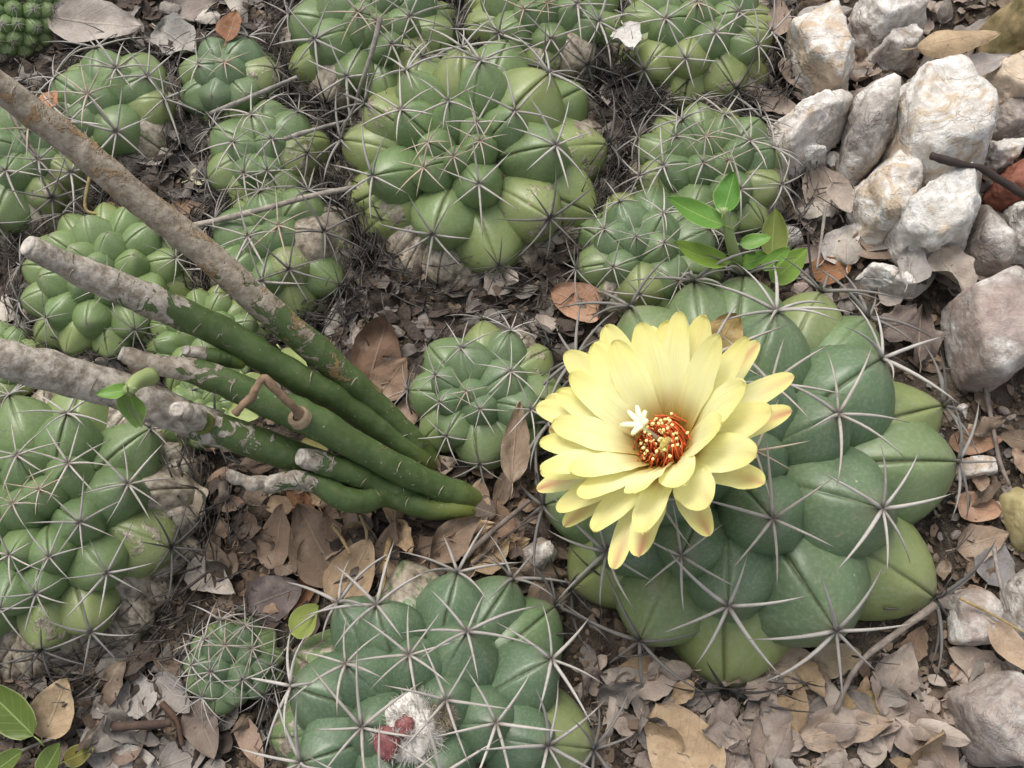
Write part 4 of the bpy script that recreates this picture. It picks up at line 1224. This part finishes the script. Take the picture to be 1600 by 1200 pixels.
# crumbs of soil and broken leaf
def crumbs(n, seed):
    rr = random.Random(seed); V, F, A = [], [], []
    for k in range(n):
        x, y = rr.uniform(-120, 1720), rr.uniform(-120, 1320)
        p = P(x, y, 0)
        if inside_cactus(p.x, p.y, .85): continue
        o = len(V); tone = rr.random() ** 1.5
        if rr.random() < .45:
            s = rr.uniform(.06, .2); a = rr.uniform(0, 6.28); tl = rr.uniform(-.6, .6)
            ex = Vector((math.cos(a), math.sin(a), rr.uniform(-.4, .4))) * s * rr.uniform(.8, 2.2); ey = Vector((-math.sin(a), math.cos(a), tl)) * s
            c = Vector((p.x, p.y, gz(p.x, p.y) + .12))
            for u, w, h in ((-1, -.5, 0), (0, -1, .3), (1, -.3, 0), (.8, .6, .1), (-.1, 1, .35), (-.9, .5, 0)):
                V.append(tuple(c + ex * u * rr.uniform(.7, 1.2) + ey * w * rr.uniform(.7, 1.2) + Z * h * s)); A.append(tone)
            F.append((o, o + 1, o + 4, o + 5)); F.append((o + 1, o + 2, o + 3, o + 4))
        else:
            s = rr.uniform(.04, .17)
            c = Vector((p.x, p.y, gz(p.x, p.y) + s * .6))
            for d in ((1, 0, 0), (-1, 0, 0), (0, 1, 0), (0, -1, 0), (0, 0, 1), (0, 0, -1)):
                V.append(tuple(c + Vector(d) * s * rr.uniform(.6, 1.3))); A.append(tone * .7)
            for i, j in ((0, 2), (2, 1), (1, 3), (3, 0)):
                F.append((o + i, o + j, o + 4)); F.append((o + j, o + i, o + 5))
    ob = wobj('leaf_crumbs', V, F, M_CRUMB, smooth=False, attrs={'tone': A}, origin=(0, 0, 0))
    tag(ob, 'crumbs of soil and broken leaf strewn over the ground', 'litter', kind='stuff')
crumbs(14000, 5)

# ------------------------------------------------------------------ sticks, stalks
def stick(label, pts, dpx, colr, name='twig', n=24, lump=.25, taper=.6, cat='twig', sides=7):
    w = [P(x, y, z) for x, y, z in pts]
    k = sum(pxcm(q) for q in w) / len(w)
    sp_ = spline([tuple(q) for q in w], n)
    r = dpx / k / 2
    v, f, t = tube(sp_, [r * (1 - (1 - taper) * i / (n - 1)) for i in range(n)], sides, lump=lump, seed=pts[0][0])
    o = wobj(name, v, f, M_STICK, color=colr)
    return tag(o, label, cat)
stick('long pale stick lying across the cacti under the tan stem', [(205, 378, 1.6), (290, 356, 2.0), (400, 330, 2.9), (480, 308, 2.9), (556, 292, 2.4)], 12, (.38, .34, .29))
stick('upright dead stalk leaning on the densely spined cactus', [(594, 28, 4.6), (580, 85, 3.9), (565, 130, 2.8), (546, 196, .5)], 9, (.33, .29, .26))
stick('grey twig lying over the egg shaped cactus', [(329, 178, 1.4), (400, 148, 2.4), (464, 120, 2.2)], 9, (.36, .33, .30))
stick('short grey twig pointing at the fat tubercled cactus', [(445, 217, 2.8), (500, 200, 2.0), (545, 188, 1.6)], 8, (.36, .33, .30))
stick('charred black stick lying over the red stone', [(1455, 244, 4.3), (1500, 256, 4.0), (1530, 262, 3.6), (1570, 285, 3.1), (1640, 330, 2.4)], 12, (.055, .042, .038), lump=.5, taper=1.0)
stick('straight brown twig between wavy leaf and flowering cactus', [(726, 872, .7), (770, 830, 1.1), (828, 782, 1.8)], 11, (.22, .18, .155))
stick('thin dark twig beside the straight brown one', [(735, 885, .6), (790, 838, .8), (850, 800, 1.4)], 5, (.12, .10, .09))
stick('straw coloured stalk hanging over the woolly cactus', [(608, 842, .7), (602, 880, 1.4), (598, 915, 2.2), (588, 934, 2.6)], 10, (.42, .29, .14))
stick('forked straw stalk in the brown leaf heap', [(520, 822, 1.2), (536, 845, 1.8), (547, 866, 1.9)], 7, (.36, .25, .13))
stick('thin straw stalk standing in the stem hollow', [(563, 805, 1.5), (572, 828, 1.6), (573, 848, 1.2)], 6, (.40, .29, .16))
stick('thin upright stalk between rust coloured leaf and rocks', [(1290, 322, 1.8), (1284, 370, 1.5), (1276, 422, 1.0)], 6, (.36, .32, .28))
stick('thin black twig beside the seedling', [(1262, 364, 1.4), (1265, 400, 1.2), (1269, 442, 1.0)], 5, (.05, .04, .035))
stick('wiry grey stalk across the low cactus', [(12, 168, 2.9), (45, 225, 3.1), (95, 290, 2.0), (140, 340, 1.0), (182, 396, .8)], 6, (.24, .20, .17))
stick('yellow forked stalk above the tan leaf', [(150, 222, 2.6), (141, 270, 2.0), (133, 324, 1.6), (155, 335, 1.5)], 6, (.44, .34, .15))
stick('pale straw over the flat tan stone', [(1500, 935, 1.9), (1550, 960, 1.7), (1625, 1002, 2.4)], 5, (.46, .34, .15))
stick('grey stalk beside the flat tan stone', [(1553, 855, 1.2), (1560, 900, 1.9), (1576, 955, 1.6)], 8, (.32, .28, .25))
stick('flat pale stalk curving from the cactus flank into the litter', [(1462, 945, 2.2), (1400, 990, 1.9), (1340, 1040, 1.5), (1305, 1112, 1.0)], 13, (.31, .26, .22))
stick('dark twig lying over the dusty grey leaf', [(165, 1137, .9), (220, 1133, 1.5), (268, 1130, 1.2)], 15, (.10, .065, .05), taper=.9)
stick('bent dark twig under the dark one', [(252, 1098, 1.1), (275, 1125, 1.0), (285, 1165, .8)], 11, (.11, .065, .045))
stick('pale thin stalk lying in the corner', [(-10, 1195, .8), (45, 1168, 1.0), (92, 1150, .8)], 7, (.34, .31, .26))
stick('dark twig buried in the dark hollow', [(235, 955, .8), (290, 920, .9), (330, 890, .8)], 7, (.09, .07, .06))
stick('grey twig on bare soil beside the cactus flank', [(1538, 600, .8), (1550, 660, .6), (1562, 720, .6), (1578, 760, .6)], 8, (.25, .21, .18))

# ------------------------------------------------------------------ the jointed-stem shrub
shrub_base = P(715, 772, 0)
shrub = bpy.data.objects.new('stem_succulent', None)
put(shrub, None, Matrix.Translation(Vector((shrub_base.x, shrub_base.y, gz(shrub_base.x, shrub_base.y)))))
tag(shrub, 'leafless green succulent with slanting jointed stems turning grey barked', 'succulent')
M_SCAR = m_plain('leaf_scar', (.16, .13, .09), (.42, .37, .29), 400, .85, .5)
M_CUT = m_plain('cut_stem', (.30, .26, .22), (.58, .54, .48), 260, .85, .5)
def stem(pts, bark, orange, n=60, knobs=0, seed=0, end=True, parent=None, name='stem', sides=14, label=None):
    w = []
    if parent is None and pts[0][2] < .5:
        (x0, y0, z0_, d0), (x1, y1, _, _) = pts[0], pts[1]
        pts = [(x0 + (x0 - x1) * .35 + 10, y0 + (y0 - y1) * .35 + 8, -1.8, d0)] + list(pts)
    for x, y, z, dpx in pts:
        q = P(x, y, z); w.append((q.x, q.y, q.z, .88 * dpx / pxcm(q) / 2))
    s = spline(w, n)
    rad = []
    for i in range(n):
        u = i / (n - 1); r = s[i, 3]
        r *= 1 + .05 * max(0, math.sin(u * knobs * 6.283 + seed)) ** 6
        rad.append(r)
    rad[-1] *= .8
    jr = random.Random(seed + 70); nodes = [jr.uniform(.05, .95) for _ in range(7)]
    for i in range(n):
        u = i / (n - 1)
        rad[i] *= 1 + sum(.055 * math.exp(-((u - q) / .014) ** 2) for q in nodes)
        s[i, 0] += .09 * noise.noise(Vector((u * 7, seed, 1))); s[i, 2] += .12 * noise.noise(Vector((u * 6, seed, 5)))
    v, f, t = tube(s[:, :3], rad, sides, lump=.09, seed=seed)
    o = wobj(name, v, f, M_STEM, parent or shrub, (bark, orange, 0), attrs={'t': t})
    if label: o['label'] = label
    if end:
        d = (Vector(s[-1, :3]) - Vector(s[-3, :3])).normalized()
        F = frame(d, Z)
        c = Vector(s[-1, :3]); r = rad[-1]
        vv, ff = [], []
        for i, (rr_, hh) in enumerate(((1.03, -.25), (1.12, .02), (1.02, .22), (.72, .30), (.60, .12), (.25, .08))):
            for k in range(12):
                a = 6.283 * k / 12
                wv = 1 + .12 * noise.noise(Vector((math.cos(a) * 2, math.sin(a) * 2, seed + i)))
                vv.append(tuple(c + F @ Vector((r * rr_ * wv * math.cos(a), r * rr_ * wv * math.sin(a), r * hh))))
        for i in range(5):
            for k in range(12):
                ff.append((i * 12 + k, i * 12 + (k + 1) % 12, (i + 1) * 12 + (k + 1) % 12, (i + 1) * 12 + k))
        ff.append(tuple(60 + k for k in range(12)))
        wobj('cut_end', vv, ff, M_CUT, o)
    # leaf scars
    rr = random.Random(seed)
    for k in range(knobs):
        i = rr.randrange(6, n - 6); u = i / (n - 1)
        d = Vector(s[i + 1, :3] - s[i - 1, :3]).normalized()
        side = (CAMP - Vector(s[i, :3])).normalized()
        side = (side - d * side.dot(d)).normalized(); oth = d.cross(side)
        a0 = rr.uniform(-.9, .9); arc = []
        for j in range(7):
            a = a0 + (j - 3) * .17
            arc.append(tuple(Vector(s[i, :3]) + (side * math.cos(a) + oth * math.sin(a)) * rad[i] * 1.01 + d * .10 * (1 - ((j - 3) / 3) ** 2)))
        wv, wf, _ = tube(arc, [.006, .018, .024, .026, .024, .018, .006], 5)
        wobj('leaf_scar', wv, wf, M_SCAR, o)
    return o, s
stem([(672, 716, .3, 38), (600, 642, 2.5, 42), (510, 560, 5.2, 50), (400, 468, 8.0, 54), (300, 378, 10.2, 54), (200, 298, 12.2, 54), (100, 212, 14.2, 54), (0, 138, 16, 52), (-110, 62, 18, 50)], .42, .62, 80, 3, 1, label='long stem turning tan with orange lichen')
stem([(668, 722, .3, 40), (612, 684, 1.8, 44), (550, 638, 3.4, 48), (487, 604, 5.0, 52), (425, 567, 6.4, 54), (342, 516, 8.2, 56), (243, 474, 10.2, 58), (150, 434, 12, 56), (95, 410, 13, 46), (44, 384, 14, 42)], .70, 0, 70, 7, 2, label='green stem with a broken pale grey upper end')
s3, s3p = stem([(738, 780, .2, 42), (696, 764, 1.2, 48), (633, 738, 2.6, 50), (571, 706, 4.0, 52), (500, 664, 5.6, 56), (440, 636, 6.6, 56), (362, 602, 7.6, 52), (304, 580, 8.4, 46), (240, 570, 9.2, 36), (190, 552, 9.8, 30)], .78, .30, 64, 5, 3)
stem([(705, 790, .2, 40), (612, 766, 1.5, 46), (540, 742, 3.0, 52), (446, 708, 4.8, 58), (342, 672, 6.6, 62), (270, 645, 7.8, 66), (186, 610, 9.0, 68), (101, 586, 10.3, 68), (0, 560, 11.8, 66), (-120, 532, 13.2, 64)], .50, 0, 70, 2, 4, label='thick stem with peeling grey bark')
stem([(690, 787, .3, 34), (633, 770, 1.6, 40), (571, 748, 3.0, 44), (517, 727, 4.4, 44), (470, 714, 5.4, 36)], .90, 0, 40, 3, 5)
stem([(732, 797, .3, 36), (675, 795, 1.0, 40), (633, 783, 1.6, 42), (600, 772, 2.2, 44), (567, 782, 2.9, 44), (533, 778, 3.6, 42), (500, 758, 4.2, 38), (467, 750, 4.8, 36), (440, 752, 5.2, 32), (421, 757, 5.5, 34), (408, 753, 5.7, 24), (392, 756, 6.0, 28), (380, 750, 6.2, 20), (366, 746, 6.4, 24), (357, 736, 6.7, 12)], .55, 0, 80, 3, 6, end=False, label='lowest stem with a white beaded tip')
stem([(376, 566, 7.0, 26), (345, 560, 7.8, 28), (318, 554, 8.4, 26), (290, 547, 8.9, 20)], .60, 0, 30, 0, 7, label='short green side branch')
# knob on the thick stem
stem([(318, 662, 7.6, 40), (296, 648, 8.8, 38), (277, 640, 9.6, 30)], .2, 0, 20, 0, 8, name='side_knob')
# curled brown twig growing from the third stem
tw = spline([tuple(P(*q)) for q in ((470, 648, 7.0), (452, 630, 7.9), (428, 606, 8.6), (412, 591, 9.0), (400, 606, 9.0), (392, 622, 8.8), (378, 634, 8.8), (366, 648, 8.8))], 40)
v, f, t = tube(tw, [.30, .22, .17] + [.14] * 34 + [.15, .16, .12], 8, lump=.45, seed=3)
o = wobj('dead_side_shoot', v, f, M_STICK, shrub, (.30, .20, .125)); o['label'] = 'brown shrivelled hooked side shoot'
ringc = P(466, 651, 7.05); F = frame((P(440, 625, 8.2) - ringc).normalized(), Z)
vv, ff = [], []
for i, (rr_, hh) in enumerate(((.46, -.25), (.44, .04), (.36, .10), (.22, .05))):
    for k in range(14):
        a = 6.283 * k / 14; vv.append(tuple(ringc + F @ Vector((rr_ * math.cos(a), rr_ * math.sin(a), hh))))
for i in range(3):
    for k in range(14): ff.append((i * 14 + k, i * 14 + (k + 1) % 14, (i + 1) * 14 + (k + 1) % 14, (i + 1) * 14 + k))
wobj('scar_collar', vv, ff, M_STICK, shrub, color=(.33, .25, .16))

# green leaves between two points
def gleaf(parent, a, b, wpx, colr, fold=.9, bend=.5, name='leaf', roll=0.0, seed=0):
    A, B = P(*a), P(*b); L = (B - A).length; W = wpx / pxcm(A)
    va, f, uv = leaf_shape(L, W, fold, bend, .1, .04, seed + a[0] * .1, .72, .75, wave=.03)
    va[:, 1] += L / 2
    y = (B - A).normalized(); side = y.cross(Z).normalized(); up = side.cross(y)
    M3 = Matrix(((side.x, y.x, up.x), (side.y, y.y, up.y), (side.z, y.z, up.z))) @ Matrix.Rotation(roll, 3, 'Y')
    return obj(name, mesh(name, va, f, M_GREEN, uv=uv), parent, TRS(A, M3, (1, 1, 1)), colr)
# sprout on the thick stem
v, f, t = tube(spline([tuple(P(*q)) for q in ((236, 588, 9.8), (214, 596, 10.6), (200, 612, 11.2))], 10), [.36, .34, .32, .3, .28, .27, .26, .25, .24, .2], 8)
wobj('sprout', v, f, M_GREEN, shrub, (.10, .15, .05))
G1, G2, G3 = (.085, .20, .028), (.13, .235, .045), (.24, .30, .06)
gleaf(shrub, (204, 608, 11.2), (150, 616, 11.0), 26, G1, 1.6)
gleaf(shrub, (200, 612, 11.2), (214, 668, 9.8), 48, G2, .8, .6)
gleaf(shrub, (196, 604, 11.2), (222, 668, 9.9), 22, (.14, .19, .07), 1.5)
# pale leaves lying under the stems
for k, (a, b, w, lb) in enumerate((((440, 546, 3.4), (482, 592, 3.0), 34, 'pale green leaf under the stem fork nearest the dark hollow'),
                                   ((382, 586, 3.0), (424, 618, 2.6), 30, 'pale green leaf half hidden under two green stems'),
                                   ((356, 640, 2.6), (404, 652, 2.4), 34, 'pale green leaf below the hooked brown shoot'),
                                   ((470, 690, 1.8), (512, 702, 1.6), 22, 'yellowish green leaf under the stem joints'))):
    tag(gleaf(None, a, b, w, (.36, .42, .16) if k < 3 else (.34, .27, .10), .5, .2, name='fallen_leaf'), lb, 'leaf')

# seedling
sd0 = P(1150, 414, 1.2)
seed_root = bpy.data.objects.new('seedling', None)
put(seed_root, None, Matrix.Translation(Vector((sd0.x, sd0.y, gz(sd0.x, sd0.y)))))
tag(seed_root, 'fresh bright green seedling growing behind the flowering cactus', 'seedling')
sp_ = spline([tuple(P(*q)) for q in ((1156, 424, .3), (1150, 404, 2.6), (1140, 370, 4.2), (1131, 325, 5.6))], 20)
v, f, t = tube(sp_, [.34 - .008 * i for i in range(20)], 10, lump=.06)
wobj('stem', v, f, M_GREEN, seed_root, (.11, .175, .075))
gleaf(seed_root, (1130, 332, 5.5), (1148, 268, 6.4), 46, (.055, .185, .025), 1.1, .3, roll=-.5)
gleaf(seed_root, (1132, 352, 5.0), (1042, 308, 5.6), 42, (.065, .19, .022), .9, .5)
gleaf(seed_root, (1140, 408, 3.0), (1050, 379, 5.2), 40, (.14, .24, .03), .8, .7)
gleaf(seed_root, (1156, 382, 3.6), (1206, 370, 4.0), 26, (.09, .22, .03), .8, .5)
gleaf(seed_root, (1160, 412, 2.4), (1200, 398, 3.4), 32, (.09, .22, .03), .8, .5)
gleaf(seed_root, (1164, 418, 2.0), (1180, 392, 3.0), 26, (.08, .20, .03), .9, .5)
gleaf(seed_root, (1190, 420, 1.8), (1236, 386, 3.0), 26, (.11, .24, .04), .8, .4)
gleaf(seed_root, (1205, 440, 1.2), (1264, 388, 2.8), 44, (.18, .30, .06), .6, .5)
tag(gleaf(None, (1206, 405, 1.4), (1212, 325, 2.6), 46, (.16, .19, .045), 1.0, .4, name='fallen_leaf'), 'yellow green leaf standing upright beside the seedling', 'leaf')
tag(gleaf(None, (52, 1150, 1.6), (-40, 1062, 2.4), 60, (.05, .085, .008), .7, .4, name='fallen_leaf'), 'long olive green leaf lying in the corner by folded tan leaf', 'leaf')
tag(gleaf(None, (62, 1215, 1.2), (95, 1160, 2.2), 40, (.06, .10, .02), 1.0, .4, name='fallen_leaf'), 'small folded green leaf under the pale thin stalk', 'leaf')
tag(gleaf(None, (-10, 1205, 1.0), (36, 1172, 2.0), 34, (.06, .10, .02), 1.0, .4, name='fallen_leaf'), 'green leaf tip beneath the pale thin stalk', 'leaf')
tag(gleaf(None, (100, 1190, .9), (148, 1168, 1.4), 32, (.14, .11, .03), .7, .4, name='fallen_leaf'), 'yellow brown half dry leaf beside folded green one', 'leaf')
tag(gleaf(None, (455, 990, 1.5), (500, 945, 3.2), 46, (.27, .31, .08), .8, .5, name='fallen_leaf'), 'yellow green toothed leaf between dwarf and woolly cactus', 'leaf')
